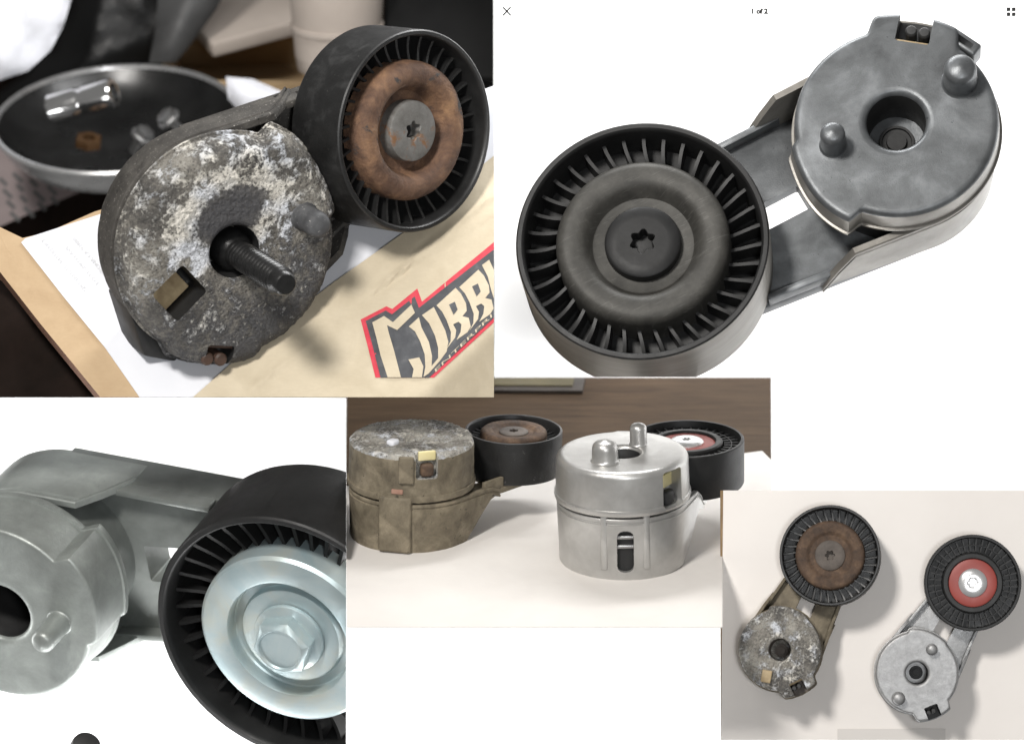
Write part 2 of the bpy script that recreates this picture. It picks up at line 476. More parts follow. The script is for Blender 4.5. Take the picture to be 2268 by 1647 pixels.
def make_scratched(name, base, line):
    m, nt, b = nt_new(name)
    v = coords(nt)
    f = noise_n(nt, v, 14, 8, 0.7, 0.3)
    c = ramp(nt, f, [(0.3, tuple(x * 0.6 for x in base)), (0.7, tuple(x * 1.35 for x in base))])
    for sc, w in ((31, 0.006),):
        s = noise_n(nt, v, sc, 2, 0.5, 1.6)
        c = mix_c(nt, math_n(nt, 'MULTIPLY', ramp(nt, s, [(0.5 - w, 0), (0.5, 1), (0.5 + w, 0)]), ramp(nt, f, [(0.5, 0), (0.7, 0.6)])), c, line)
    c = scratches(nt, c, line, 0.25, 1.4)
    nt.links.new(c, b.inputs['Base Color'])
    b.inputs['Metallic'].default_value = 0.25
    b.inputs['Roughness'].default_value = 0.55
    b.inputs['Specular IOR Level'].default_value = 0.35
    add_bump(nt, b, noise_n(nt, v, 160, 4, 0.6), 0.15, 0.002)
    MAT[name] = m
make_scratched('shield_grey', (0.05, 0.048, 0.043), (0.17, 0.165, 0.155))

def make_bolt_rusty():
    m, nt, b = nt_new('bolt_rusty')
    v = coords(nt)
    f = noise_n(nt, v, 22, 8, 0.7, 0.3)
    c = ramp(nt, f, [(0.3, (0.12, 0.115, 0.105)), (0.7, (0.24, 0.235, 0.225))])
    f2 = noise_n(nt, v, 13, 5, 0.7, 0.3)
    c = mix_c(nt, ramp(nt, f2, [(0.55, 0), (0.64, 0.9)]), c, (0.24, 0.11, 0.04))
    nt.links.new(c, b.inputs['Base Color'])
    b.inputs['Roughness'].default_value = 0.55
    b.inputs['Metallic'].default_value = 0.25
    add_bump(nt, b, noise_n(nt, v, 150, 5, 0.6), 0.4, 0.003)
    MAT['bolt_rusty'] = m
make_bolt_rusty()

# ------------------------------------------------------------------ the white wall behind everything
WY = 1.5
def wall():
    q = [(1094, -900), (3400, -900), (3400, 2600), (-1200, 2600), (-1200, 880), (1094, 880)]
    vf = [W(x, y, WY) for x, y in q]
    vb = [v + Vector((0, 0.02, 0)) for v in vf]
    n = len(q)
    faces = [tuple(range(n)), tuple(range(2 * n - 1, n - 1, -1))] + [(i, (i + 1) % n, n + (i + 1) % n, n + i) for i in range(n)]
    o = mesh_obj('wall', vf + vb, faces, MAT['wall_white'])
    tag(o, 'plain white wall behind the displayed belt tensioners', kind='structure')
wall()

# ------------------------------------------------------------------ tensioner builder
def smooth(a, b, x):
    t = min(1, max(0, (x - a) / (b - a)))
    return t * t * (3 - 2 * t)

def star(r0, r1, k=6, ph=0):
    return lambda th: r0 + r1 * math.cos(k * (th + ph))

def hexr(a, ph=0):
    return lambda th: a / math.cos(((th + ph + math.pi / 6) % (math.pi / 3)) - math.pi / 6)

def build_pulley(P, root, Rp, pw, kind, mats, nrib=36, ribmat=None):
    """P: pulley part (Empty-less: the rim mesh itself). local z = 0 is the rim's front edge."""
    e = 0.012 * Rp
    if kind == 'new':
        prof = [(0.50, -0.20), (0.50, -0.06), (0.52, -0.035), (0.60, -0.035), (0.63, -0.06), (0.64, -0.24), (0.925, -0.24), (0.93, -0.03), (0.945, 0.0), (0.985, 0.0), (1.0, -0.02)]
    else:
        prof = [(0.45, -0.40), (0.62, -0.40), (0.925, -0.40), (0.935, -0.04), (0.945, -0.008), (0.955, 0.0), (0.985, 0.0), (0.997, -0.012), (1.0, -0.03)]
    rings = [(r * Rp, z * Rp) for r, z in prof]
    rings += [(Rp * 1.0, -0.5 * pw), (Rp * 1.0, -pw + 0.03 * Rp), (Rp * 0.985, -pw), (Rp * 0.93, -pw), (Rp * 0.92, -pw + 0.1 * Rp), (Rp * 0.45, -pw + 0.1 * Rp)]
    rim = polar('pulley', rings, 128, mats['rib'], root)
    if mats['rim'] is not mats['rib']:
        rim.data.materials.append(mats['rim'])
        a0 = (len(prof) - 2) * 128
        for i in range(a0, a0 + 3 * 128):
            rim.data.polygons[i].material_index = 1
    # ribs: one blade mesh shared by all
    r0, r1 = (0.655, 0.928) if kind == 'new' else (0.60, 0.932)
    seg = 6
    verts, faces = [], []
    th = 0.028 * Rp
    for i in range(seg + 1):
        t = i / seg
        r = (r0 + (r1 - r0) * t) * Rp
        a = 0.10 * math.sin(t * math.pi * 0.5) * (1 if kind != 'new' else 0)
        c, s = math.cos(a), math.sin(a)
        zt = (-0.17 - 0.03 * math.sin(math.pi * t)) * Rp if kind != 'new' else -0.10 * Rp
        zb = -0.41 * Rp if kind != 'new' else -0.25 * Rp
        for sgn in (-1, 1):
            x, y = r * c - sgn * th * s * 0.5, r * s + sgn * th * c * 0.5
            verts += [(x, y, zt), (x, y, zb)]
    for i in range(seg):
        o = i * 4
        faces += [(o, o + 2, o + 6, o + 4), (o, o + 4, o + 5, o + 1), (o + 2, o + 3, o + 7, o + 6), (o + 1, o + 5, o + 7, o + 3)]
    faces += [(0, 1, 3, 2), (seg * 4, seg * 4 + 2, seg * 4 + 3, seg * 4 + 1)]
    first = mesh_obj('rib', verts, faces, ribmat or mats['rib'], rim)
    for i in range(1, nrib):
        o = first.copy(); link(o, rim); o.rotation_euler = (0, 0, 2 * math.pi * i / nrib)
    if kind == 'new':
        polar('ring_wall', [(0.775 * Rp, -0.25 * Rp), (0.775 * Rp, -0.10 * Rp), (0.79 * Rp, -0.10 * Rp), (0.79 * Rp, -0.25 * Rp)], 96, mats['rib'], rim)
        polar('seal', [(0.24 * Rp, -0.12 * Rp), (0.30 * Rp, -0.075 * Rp), (0.47 * Rp, -0.07 * Rp), (0.505 * Rp, -0.09 * Rp), (0.505 * Rp, -0.2 * Rp)], 96, mats['shield'], rim)
        polar('bolt', [(star(0.072 * Rp, 0.016 * Rp), -0.10 * Rp), (star(0.072 * Rp, 0.016 * Rp), -0.012 * Rp), (0.115 * Rp, -0.004 * Rp), (0.14 * Rp, 0.0), (0.20 * Rp, -0.008 * Rp), (0.265 * Rp, -0.03 * Rp), (0.295 * Rp, -0.055 * Rp), (0.30 * Rp, -0.10 * Rp)], 96, mats['bolt'], rim, c0=-0.10 * Rp)
    elif kind == 'old':
        sh = [(0.26, -0.20), (0.36, -0.195), (0.39, -0.19), (0.425, -0.14), (0.455, -0.05), (0.49, -0.005), (0.53, 0.012), (0.58, 0.012), (0.635, -0.008), (0.67, -0.045), (0.69, -0.10), (0.695, -0.28)]
        if mats.get('flat_shield'):
            d_ = mats['flat_shield']
            sh = [(0.26, -d_), (0.385, -d_), (0.40, -d_ * 0.97), (0.425, -d_ * 0.72), (0.455, -d_ * 0.36), (0.485, -d_ * 0.16), (0.515, -0.012), (0.56, -0.004), (0.61, -0.004), (0.645, -0.014), (0.672, -0.04), (0.688, -0.09), (0.69, -0.40)]
        polar('dust_shield', [(r * Rp, z * Rp) for r, z in sh], 128, mats['shield'], rim)
        b = [(star(0.088 * Rp, 0.014 * Rp), -0.16 * Rp), (star(0.088 * Rp, 0.014 * Rp), -0.035 * Rp), (star(0.094 * Rp, 0.014 * Rp), -0.03 * Rp), (0.20 * Rp, -0.03 * Rp), (0.28 * Rp, -0.033 * Rp), (0.297 * Rp, -0.045 * Rp), (0.302 * Rp, -0.065 * Rp), (0.302 * Rp, -0.2 * Rp)]
        polar('bolt', b, 96, mats['bolt'], rim, c0=-0.16 * Rp)
        if mats.get('bolt_core'):
            polar('bolt_core', [(0.07 * Rp, -0.155 * Rp)], 24, mats['bolt_core'], rim, c0=-0.15 * Rp)
    elif kind == 'flat':
        polar('dust_shield', [(r * Rp, z * Rp) for r, z in [(0.24, -0.07), (0.35, -0.065), (0.368, -0.072), (0.376, -0.115), (0.385, -0.125), (0.44, -0.125), (0.45, -0.115), (0.456, -0.03), (0.463, -0.014), (0.475, -0.01), (0.60, -0.005), (0.645, -0.012), (0.668, -0.035), (0.675, -0.08), (0.675, -0.29)]], 160, mats['shield'], rim)
        ph = 0.35
        k = 0.95 * Rp
        polar('bolt', [(0.155 * k, 0.125 * k), (0.165 * k, 0.14 * k), (0.178 * k, 0.14 * k), (lambda t: 0.5 * (0.185 * k + hexr(0.20 * k, ph)(t)), 0.125 * k), (hexr(0.20 * k, ph), 0.105 * k), (hexr(0.20 * k, ph), -0.005 * k), (lambda t: max(0.235 * k, hexr(0.203 * k, ph)(t)), -0.012 * k), (0.270 * k, -0.03 * k), (0.276 * k, -0.042 * k), (0.276 * k, -0.06 * k)], 144, mats['bolt'], rim, c0=0.123 * k, angle=25)
    return rim

def dowel(root, x, y, r, h, m, tip=0.55, z=0.0, lean=(0, 0)):
    rings = [(r * 1.16, z - 0.02 * r), (r * 1.07, z + 0.04 * r), (r * 1.02, z + 0.12 * r), (r, z + 0.3 * r), (r * 0.98, z + h - r * 0.75)]
    for t in (0.2, 0.4, 0.6, 0.8):
        a = t * math.pi / 2
        rings.append((r * (tip + (0.98 - tip) * math.cos(a)), z + h - r * 0.75 + 0.6 * r * math.sin(a)))
    rings += [(r * tip * 0.9, z + h - 0.12 * r), (r * tip * 0.45, z + h - 0.04 * r)]
    o = polar('dowel_pin', rings, 40, m, root, c1=z + h, angle=60)
    o.location = (x, y, 0)
    o.rotation_euler = (lean[0], lean[1], 0)
    return o

def tensioner(name, label, body, y, n, pulley, Rp, Rb, zp, pw, hc, hh, kind, mats, hole=0.27, grit=0.0, np_=None, taper=0.97,
              tabs=True, windows=(), notch=True, bulge=1.10, pins=(), nrib=36, hole_depth=1.7, plate_w=0.55, wall_len=0.55, lip=True, res=240, face_rings=14, plate_gap=0.02, edge=0.055, tab_h=0.17, wedge=True, notch_w=0.34, gap=0.42):
    u = S * kf(y)
    Rp, Rb, zp, pw, hc, hh = (v * u for v in (Rp, Rb, zp, pw, hc, hh))
    n = Vector(n).normalized()
    dl = Vector((pulley[0] - body[0], body[1] - pulley[1])) * u
    dl -= Vector((n[0], n[1])) * zp
    a = Vector((dl[0], dl[1], -(dl[0] * n[0] + dl[1] * n[1]) / n[2]))
    L = a.length
    aw, nw = V(*a).normalized(), V(*n)
    bw = nw.cross(aw)
    root = bpy.data.objects.new(name, None)
    link(root)
    M3 = Matrix((aw, bw, nw)).transposed()
    root.matrix_world = Matrix.Translation(W(body[0], body[1], y)) @ M3.to_4x4()
    tag(root, label, 'belt tensioner', 'belt tensioners')
    # ---- cap
    def rf(th):
        d = math.degrees(th)
        if d > 180: d -= 360
        r = 1.0 + (bulge - 1.0) * smooth(-16, -11, d) * (1 - smooth(40, 45, d)) * (0.55 + 0.75 * smooth(-12, 42, d))
        if tabs:
            r += tab_h * smooth(-155, -146, d) * (1 - smooth(-106, -98, d))
        return r * Rb
    rh = hole * Rb
    er = edge * Rb
    rings = [(rh * 0.96, -hole_depth * hc), (rh, -0.05 * Rb), (rh + 0.02 * Rb, -0.015 * Rb), (rh + 0.05 * Rb, 0.0), (rh + 0.085 * Rb, 0.0)]
    rs = rh + 0.085 * Rb
    for i in range(1, face_rings + 1):
        t = i / face_rings
        rings.append(((lambda th, t=t: rs + (rf(th) - 1.12 * er - rs) * t), 0.0))
    for ang in (15, 35, 55, 75, 90):
        rings.append(((lambda th, A=R(ang): rf(th) - er + er * math.sin(A)), -er + er * math.cos(R(ang))))
    ns = 8 if grit else 2
    for i in range(1, ns + 1):
        rings.append(((lambda th, i=i: rf(th) * (1 + 0.012 * i / ns)), -er - (hc * 0.86 - er) * i / ns))
    if lip:
        rings += [((lambda th: rf(th) * 1.012 + 0.022 * Rb), -hc * 0.87), ((lambda th: rf(th) * 1.012 + 0.026 * Rb), -hc * 0.93), ((lambda th: rf(th) * 1.012 + 0.01 * Rb), -hc)]
    else:
        rings += [(rf, -hc)]
    rings += [((lambda th: rf(th) * 0.9), -hc)]
    dsp = None
    if grit:
        sc1, sc2, sc3 = 9 / Rb, 22 / Rb, 46 / Rb
        def dsp(p, th):
            rr = math.hypot(p.x, p.y) / Rb
            w = smooth(hole + 0.03, hole + 0.16, rr)
            h = 0.5 * noise.noise(p * sc1) + 0.45 * noise.noise(p * sc2) + 0.35 * noise.noise(p * sc3)
            amp = grit * Rb * w
            q = p.copy()
            q.z += h * amp
            k = 1 + 0.7 * h * grit * w
            q.x *= k; q.y *= k
            return q
    cap = polar('cap', rings, res, mats['cap'], root, c0=-hole_depth * hc, c1=-hole_depth * hc - 0.08 * Rb, disp=dsp, angle=40 if not grit else 70)
    if mats.get('cap_side'):
        cap.data.materials.append(mats['cap_side'])
        for i in range((4 + face_rings + 4) * res, (len(rings) - 1) * res):
            cap.data.polygons[i].material_index = 1
    cap.data.materials.append(mats.get('bore', MAT['recess_shade']))
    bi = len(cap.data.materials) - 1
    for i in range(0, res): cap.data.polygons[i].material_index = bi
    cut = []
    na = R(-126)
    if notch:
        cut.append(cutter_box(0.50 * Rb, notch_w * Rb, hc * 1.2, (1.10 * Rb * math.cos(na), 1.10 * Rb * math.sin(na), -0.25 * hc), na, root, 0.03 * Rb))
    for (wx, wy, wsx, wsy, wd, wr) in windows:
        cut.append(cutter_box(wsx * Rb, wsy * Rb, wd * Rb, (wx * Rb, wy * Rb, 0), wr, root, 0.035 * Rb))
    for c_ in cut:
        for _ in range(bi): c_.data.materials.append(mats.get('bore', MAT['recess_shade']))
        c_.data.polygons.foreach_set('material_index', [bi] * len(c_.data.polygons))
    if cut:
        carve(cap, cut, 40)
    polar('bore_floor', [(rh * 0.62, -hole_depth * hc + 0.01 * Rb), (rh * 0.60, -hole_depth * hc + 0.035 * Rb), (rh * 0.52, -hole_depth * hc + 0.035 * Rb), (rh * 0.5, -hole_depth * hc + 0.006 * Rb), (rh * 0.36, -hole_depth * hc + 0.006 * Rb), (rh * 0.33, -hole_depth * hc + 0.05 * Rb)], 40, mats.get('bore', MAT['recess_shade']), root, c1=-hole_depth * hc + 0.05 * Rb)
    # ---- housing wall (open teardrop round the drum)
    rb, rp2 = Rb * 1.0, Rp * plate_w
    cphi = max(-0.95, min(0.95, (rb - rp2) / L)); phi = math.acos(cphi)
    dirs = lambda s: Vector((math.sin(phi), -s * math.cos(phi)))
    zpt = zp - pw - plate_gap * Rp                # plate top
    zpt = min(zpt, -hc - 0.03 * Rb)
    ptk = 0.13 * Rp                               # plate thickness
    zb = -(hc + hh)
    path = []
    def tang(s, l):
        return Vector((rb * math.cos(phi), s * rb * math.sin(phi))) + dirs(s) * l
    l1, l2 = wall_len * Rb, min(wall_len * Rb + 0.36 * Rb, 0.8 * L)
    if not wedge: ptk = max(ptk, zpt - zb)
    zend = max(zb, zpt - ptk)
    for l, zt, zbm in ((l2, zpt - 0.02 * Rb, zend), ((l1 + l2) / 2, (zpt - hc) / 2, zend * 0.9 + zb * 0.1), (l1, -hc - 0.045 * Rb, zend * 0.7 + zb * 0.3), (l1 * 0.45, -hc - 0.045 * Rb, zend * 0.25 + zb * 0.75)):
        path.append((tang(1, l), zt, zbm))
    na_ = 56
    for i in range(na_ + 1):
        t = phi + (2 * math.pi - 2 * phi) * i / na_
        path.append((Vector((rb * math.cos(t), rb * math.sin(t))), -hc - 0.045 * Rb, zb))
    for l, zt, zbm in ((l1 * 0.45, -hc - 0.045 * Rb, zend * 0.25 + zb * 0.75), (l1, -hc - 0.045 * Rb, zend * 0.7 + zb * 0.3), ((l1 + l2) / 2, (zpt - hc) / 2, zend * 0.9 + zb * 0.1), (l2, zpt - 0.02 * Rb, zend)):
        path.append((tang(-1, l), zt, zbm))
    verts, faces = [], []
    tk = 0.07 * Rb
    rd = 0.10 * Rb
    m_ = len(path)
    for i, (p, zt, zbm) in enumerate(path):
        q0 = path[max(0, i - 1)][0]; q1 = path[min(m_ - 1, i + 1)][0]
        t = (q1 - q0).normalized()
        inn = Vector((-t.y, t.x))
        tp = 1 - taper
        rd_ = min(rd, 0.4 * (zt - zbm))
        hgt = max(zt - zbm, 0.25 * Rb)
        sec = [(p + inn * (tk + tp * Rb), zbm + min(tk, 0.3 * hgt)), (p + inn * tk, zt), (p + inn * (0.012 * Rb), zt), (p, zt - 0.012 * Rb), (p, zt - 0.05 * Rb), (p + inn * (0.02 * Rb), zt - 0.06 * Rb), (p + inn * (0.02 * Rb), zt - 0.085 * Rb), (p, zt - 0.095 * Rb), (p + inn * (tp * Rb * 0.5), zt - hgt * 0.5), (p + inn * (tp * Rb), zbm + rd_), (p + inn * (tp * Rb + 0.3 * rd_), zbm + 0.3 * rd_), (p + inn * (tp * Rb + rd_), zbm)]
        verts += [Vector((c.x, c.y, z)) for c, z in sec]
    k = 12
    for i in range(m_ - 1):
        for j in range(k - 1):
            o = i * k + j
            faces.append((o, o + 1, o + 1 + k, o + k))
    verts.append(Vector((0, 0, zb + tk)))
    ci = len(verts) - 1
    verts.append(Vector((0, 0, zb)))
    c = len(verts) - 1
    for i in range(m_ - 1):
        faces.append((i * k + k - 1, c, (i + 1) * k + k - 1))
        faces.append((i * k, (i + 1) * k, ci))
    faces.append(tuple(range(0, k)))
    faces.append(tuple(range((m_ - 1) * k, m_ * k)))
    faces.append((0, k - 1, c, ci))
    faces.append(((m_ - 1) * k, m_ * k - 1, c, ci))
    dsp2 = (0.35 * grit) if grit else 0
    if dsp2:
        verts = [v + Vector((v.x, v.y, 0)).normalized() * (dsp2 * Rb * noise.noise(v * (14 / Rb))) if i < len(verts) - 2 else v for i, v in enumerate(verts)]
    housing = mesh_obj('housing', verts, faces, mats['housing'], root, angle=40)
    polar('spring_drum', [(0.88 * Rb, -hc * 0.98), (0.88 * Rb, zb + 0.09 * Rb)], 72, mats.get('drum', MAT['recess_shade']), root, c1=zb + 0.09 * Rb)
    # ---- arm plate
    pts = []
    for s_, rng in ((1, range(0, 1)), ):
        pass
    e0 = 0.0
    A1 = tang(1, e0 + 0.02 * Rb); A2 = tang(-1, e0 + 0.02 * Rb)
    inset = 0.03 * Rb
    pts.append((A2.x, A2.y + inset))
    nseg = 24
    for i in range(nseg + 1):
        t = -phi + 2 * phi * i / nseg
        pts.append((L + (rp2 - inset) * math.cos(t), (rp2 - inset) * math.sin(t)))
    pts.append((A1.x, A1.y - inset))
    plate = prism('arm_plate', pts, zpt - ptk, zpt, mats['plate'], root, 0.012 * Rb)
    gapx0, gapx1 = 1.02 * Rb, L - 0.80 * Rp
    if gapx1 - gapx0 < 0.25 * Rb:
        gapx1 = gapx0 + 0.25 * Rb
    carve(plate, [cutter_box(gapx1 - gapx0, gap * Rb, ptk * 4, ((gapx0 + gapx1) / 2, -0.02 * Rb, zpt), 0.06, root, 0.02 * Rb)])
    for s_ in (1, -1):
        # raised edge along the arm, from the wall's foot to the pulley
        l_a, l_b = l1, l1
        while (tang(s_, l_b) - Vector((L, 0))).length > 1.04 * Rp and l_b < L: l_b += 0.02 * Rb
        if l_b - l_a > 0.1 * Rb:
            pa, pb = tang(s_, l_a), tang(s_, l_b)
            t_ = (pb - pa).normalized(); n_ = Vector((-t_.y, t_.x)) * (-s_) * 0.075 * Rb
            i0 = Vector((0, 0)) + n_ * 0.42
            q_ = [pa + i0, pb + i0, pb + n_ * 1.4, pa + n_ * 1.4]
            prism('edge_rib', [(v.x, v.y) for v in q_], zpt - 0.01 * Rb, zpt + 0.17 * Rb, mats['plate'], root, 0.018 * Rb)
    boss = polar('boss', [(0.30 * Rp, zpt - 0.01 * Rp), (0.28 * Rp, zp - pw + 0.12 * Rp)], 48, mats['plate'], root)
    boss.location = (L, 0, 0)
    # ---- pulley
    rim = build_pulley(None, root, Rp, pw, kind, mats, nrib)
    if np_ is None:
        rim.location = (L, 0, zp)
    else:
        n2 = Vector(np_).normalized()
        nw2 = V(*n2)
        a2 = (aw - nw2 * aw.dot(nw2)).normalized()
        b2 = nw2.cross(a2)
        M2 = Matrix((a2, b2, nw2)).transposed()
        rim.matrix_local = Matrix.Translation(Vector((L, 0, zp))) @ (M3.transposed() @ M2).to_4x4()
    for (px_, py_, pr, ph) in pins:
        dowel(root, px_ * Rb, py_ * Rb, pr * Rb, ph * Rb, mats.get('pin', mats['cap']))
    return root, dict(cap=cap, housing=housing, rim=rim, u=u, Rb=Rb, Rp=Rp, L=L, hc=hc, hh=hh, zp=zp, na=na, zb=zb)

def local_box(name, root, sx, sy, sz, loc, rz, m, bevel=0.0):
    o = bm_obj(name, box_bm(sx, sy, sz, bevel), m, root)
    o.location = loc
    o.rotation_euler = (0, 0, rz)
    return o

def notch_fill(root, d, strip, lump):
    """spring end and bush seen through the notch of the cap"""
    Rb, na, hc = d['Rb'], d['na'], d['hc']
    c, s = math.cos(na), math.sin(na)
    local_box('bush', root, 0.06 * Rb, 0.36 * Rb, 0.55 * hc, (0.86 * Rb * c, 0.86 * Rb * s, -0.42 * hc), na, strip, 0.012 * Rb)
    for k, off in enumerate((-0.10, 0.03)):
        x, y = 0.99 * Rb * c - off * Rb * s, 0.99 * Rb * s + off * Rb * c
        o = polar('spring_end', [(0.055 * Rb, -0.9 * hc), (0.06 * Rb, -0.12 * hc), (0.045 * Rb, -0.06 * hc)], 20, lump, root, c1=-0.05 * hc)
        o.location = (x, y, 0)

# ------------------------------------------------------------------ panel 2: grey tensioner on white
m2 = dict(flat_shield=0.13, cap=MAT['alu_grey'], cap_side=MAT['alu_grey_lit'], housing=MAT['alu_grey_lit'], plate=MAT['alu_grey'], rim=MAT['rim_reflect'], rib=MAT['black_plastic_fine'], shield=MAT['shield_grey'], bolt=MAT['bolt_black'], bolt_core=MAT['recess_shade'])
T2, d2 = tensioner('belt_tensioner', 'clean grey tensioner with two dowel pins and a black star bolt, top right on white', (1985, 268), 0.15, (-0.11, 0.33, 0.937), (1422, 531), 282, 226, -20, 190, 75, 200, 'old', m2,
    pins=((0.66, -0.04, 0.125, 0.36), (-0.74, -0.10, 0.165, 0.38)), wall_len=0.85, plate_w=0.68, hole=0.29, bulge=1.11, edge=0.065, gap=0.28)

# ------------------------------------------------------------------ panel 3: greenish tensioner with zinc shield
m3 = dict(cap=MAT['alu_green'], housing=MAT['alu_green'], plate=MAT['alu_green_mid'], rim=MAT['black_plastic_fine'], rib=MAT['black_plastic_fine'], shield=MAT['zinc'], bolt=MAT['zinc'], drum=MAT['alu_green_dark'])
T3, d3 = tensioner('belt_tensioner', 'pale greenish tensioner with bright zinc pulley shield and hex bolt, bottom left', (2, 1357), 0.52, (-0.346, -0.46, 0.817), (647, 1404), 308, 218, -40, 240, 150, 240, 'flat', m3,
    pins=((0.66, -0.02, 0.125, 0.44),), tabs=False, notch=False, hole=0.31, nrib=40, wedge=False, bulge=1.13, edge=0.045)

# ------------------------------------------------------------------ panel 1: corroded tensioner
make_corroded('corroded_face', 258 * S, 0.015, 0.90)
make_rust('rust_shield', 230 * S)
m1 = dict(cap=MAT['corroded_face'], housing=MAT['dark_cast'], plate=MAT['dark_cast'], rim=MAT['black_worn'], rib=MAT['black_plastic'], shield=MAT['rust_shield'], bolt=MAT['bolt_rusty'], bolt_core=MAT['recess_shade'], pin=MAT['pin_grey'])
T1, d1 = tensioner('belt_tensioner', 'corroded tensioner with threaded stud and rusty pulley shield, standing on the cardboard', (524, 560), 0.08, (0.47, -0.29, 0.83), (917, 281), 230, 252, -25, 165, 82, 146, 'old', m1,
    grit=0.016, np_=(0.68, -0.13, 0.72), taper=0.985, tabs=True, windows=((-0.62, -0.03, 0.38, 0.36, 0.7, 0.25),), pins=((0.70, -0.06, 0.12, 0.36),), bulge=1.10, res=420, face_rings=52, wall_len=0.75, hole=0.24, lip=True, edge=0.19, tab_h=0.07, notch_w=0.26)

# ------------------------------------------------------------------ panel 4: old and new tensioner side by side
make_corroded('corroded_small', 140 * S, 0.10, 0.78, 3.1, bare=0, coarse=0.7)
m4a = dict(bore=MAT['corroded_small'], flat_shield=0.07, cap=MAT['corroded_small'], cap_side=MAT['old_brown'], housing=MAT['old_brown'], plate=MAT['old_brown'], rim=MAT['black_worn'], rib=MAT['black_plastic'], shield=MAT['rust_dark'], bolt=MAT['rust_grey'])
T4a, d4a = tensioner('belt_tensioner', 'dirty brown corroded tensioner on the wooden table, left of the shiny one', (912, 968), 0.26, (0.02, 0.955, 0.295), (1138, 952), 110, 138, -22, 98, 105, 150, 'old', m4a,
    grit=0.02, tabs=False, notch=False, bulge=1.06, res=200, face_rings=24, wall_len=0.7, edge=0.09, hole_depth=0.12, hole=0.2)
m4b = dict(cap=MAT['alu_new'], housing=MAT['alu_new'], plate=MAT['alu_new'], rim=MAT['black_plastic_fine'], rib=MAT['black_plastic_fine'], shield=MAT['red_seal'], bolt=MAT['silver_bolt'])
T4b, d4b = tensioner('belt_tensioner', 'shiny new aluminium tensioner with two dowel pins standing upright, beside the brown one', (1378, 1000), 0.09, (-0.02, 0.95, 0.31), (1530, 974), 131, 147, -40, 105, 100, 160, 'new', m4b,
    tabs=False, notch=False, bulge=1.03, wall_len=0.6, pins=(), edge=0.10)

# ------------------------------------------------------------------ panel 5: old and new tensioner from above
make_corroded('corroded_tiny', 95 * S, 0.03, 0.72, 5.3, bare=0, coarse=0.6)
m5a = dict(m4a); m5a['cap'] = MAT['corroded_tiny']; m5a['bore'] = MAT['rust_grey']
T5a, d5a = tensioner('belt_tensioner', 'corroded tensioner with rusty shield lying flat on the paper, seen from above', (1727, 1438), 0.06, (-0.13, 0.10, 0.985), (1840, 1230), 112, 91, -15, 60, 45, 40, 'old', m5a,
    grit=0.015, bulge=1.06, res=200, face_rings=24, wall_len=0.7)
mat('alu_new_flat', [(0.25, g(0.2)), (0.55, g(0.31)), (0.8, g(0.42))], scale=40, nrough=0.75, rough=0.42, metal=0.5, bump=0.3, bscale=260)
m5b = dict(m4b, cap=MAT['alu_new_flat'], cap_side=MAT['alu_new_flat'], housing=MAT['alu_new_flat'], plate=MAT['alu_new_flat'])
T5b, d5b = tensioner('belt_tensioner', 'new silver tensioner with red seal lying flat on the paper, rightmost of all', (2031, 1490), 0.06, (-0.08, 0.06, 0.99), (2157, 1291), 107, 91, -15, 58, 45, 40, 'new', m5b,
    bulge=1.06, pins=((0.68, 0.0, 0.13, 0.25), (-0.76, 0.06, 0.15, 0.28)), wall_len=0.7, nrib=40)
#__REST__
# ------------------------------------------------------------------ placing details on a tensioner by what the photograph shows
def project(w):
    k = kf(w.y)
    return 1134 + w.x / (S * k), 823.5 - w.z / (S * k)

def face_local(root, px, py, z=0.0):
    mi = root.matrix_world.inverted()
    o = mi @ CAM
    d = (mi @ W(px, py, 0)) - o
    t = (z - o.z) / d.z
    return o + d * t

def side_local(root, r, px, py, z0, z1):
    best = None
    camdir = (root.matrix_world.inverted() @ CAM)
    for i in range(360):
        th = math.radians(i)
        nrm = Vector((math.cos(th), math.sin(th), 0))
        if nrm.dot(camdir - nrm * r) <= 0: continue
        for j in range(61):
            z = z0 + (z1 - z0) * j / 60
            x, y = project(root.matrix_world @ Vector((r * nrm.x, r * nrm.y, z)))
            e = (x - px) ** 2 + (y - py) ** 2
            if best is None or e < best[0]: best = (e, th, z)
    return best[1], best[2]

def side_box(name, root, d, r, px, py, wt, dep, ht, m, bevel=0.0, ph=0.0):
    """box on the side of the drum: wt tangential, dep radial, ht along the axis (display pixels)"""
    u = d['u']
    th, z = side_local(root, r, px, py, d['zb'], 0)
    o = local_box(name, root, dep * u, wt * u, ht * u, (r * math.cos(th), r * math.sin(th), z), th, m, bevel * u)
    return o

def side_cut(root, d, target, r, px, py, wt, dep, ht, bevel=0.0):
    o = side_box('cutter', root, d, r, px, py, wt, dep, ht, MAT['steel'], bevel)
    carve(target, [o], 40)

bpy.context.view_layer.update()
# ---- panel 2
notch_fill(T2, d2, MAT['tan_plastic'], MAT['rubber'])
def slot_lug(root, d, px, py, m, w=0.36, t=0.15):
    p = face_local(root, px, py, -0.35 * d['hc'])
    th = math.atan2(p.y, p.x)
    o = local_box('lug', root, t * d['Rb'], w * d['Rb'], 0.9 * d['hc'], (p.x, p.y, -0.55 * d['hc']), th, m, 0.03 * d['Rb'])
    c = cutter_box(t * 0.42 * d['Rb'], w * 0.62 * d['Rb'], 3 * d['hc'], (p.x, p.y, -0.5 * d['hc']), th, root)
    carve(o, [c])
slot_lug(T2, d2, 2133, 98, MAT['alu_grey'])
cut_plane(T2, CAM, (W(1134, 834.5, 0) - CAM).cross(Vector((1, 0, 0))).normalized())
cut_plane(T3, CAM, (W(766.5, 800, 0) - CAM).cross(Vector((0, 0, 1))).normalized())

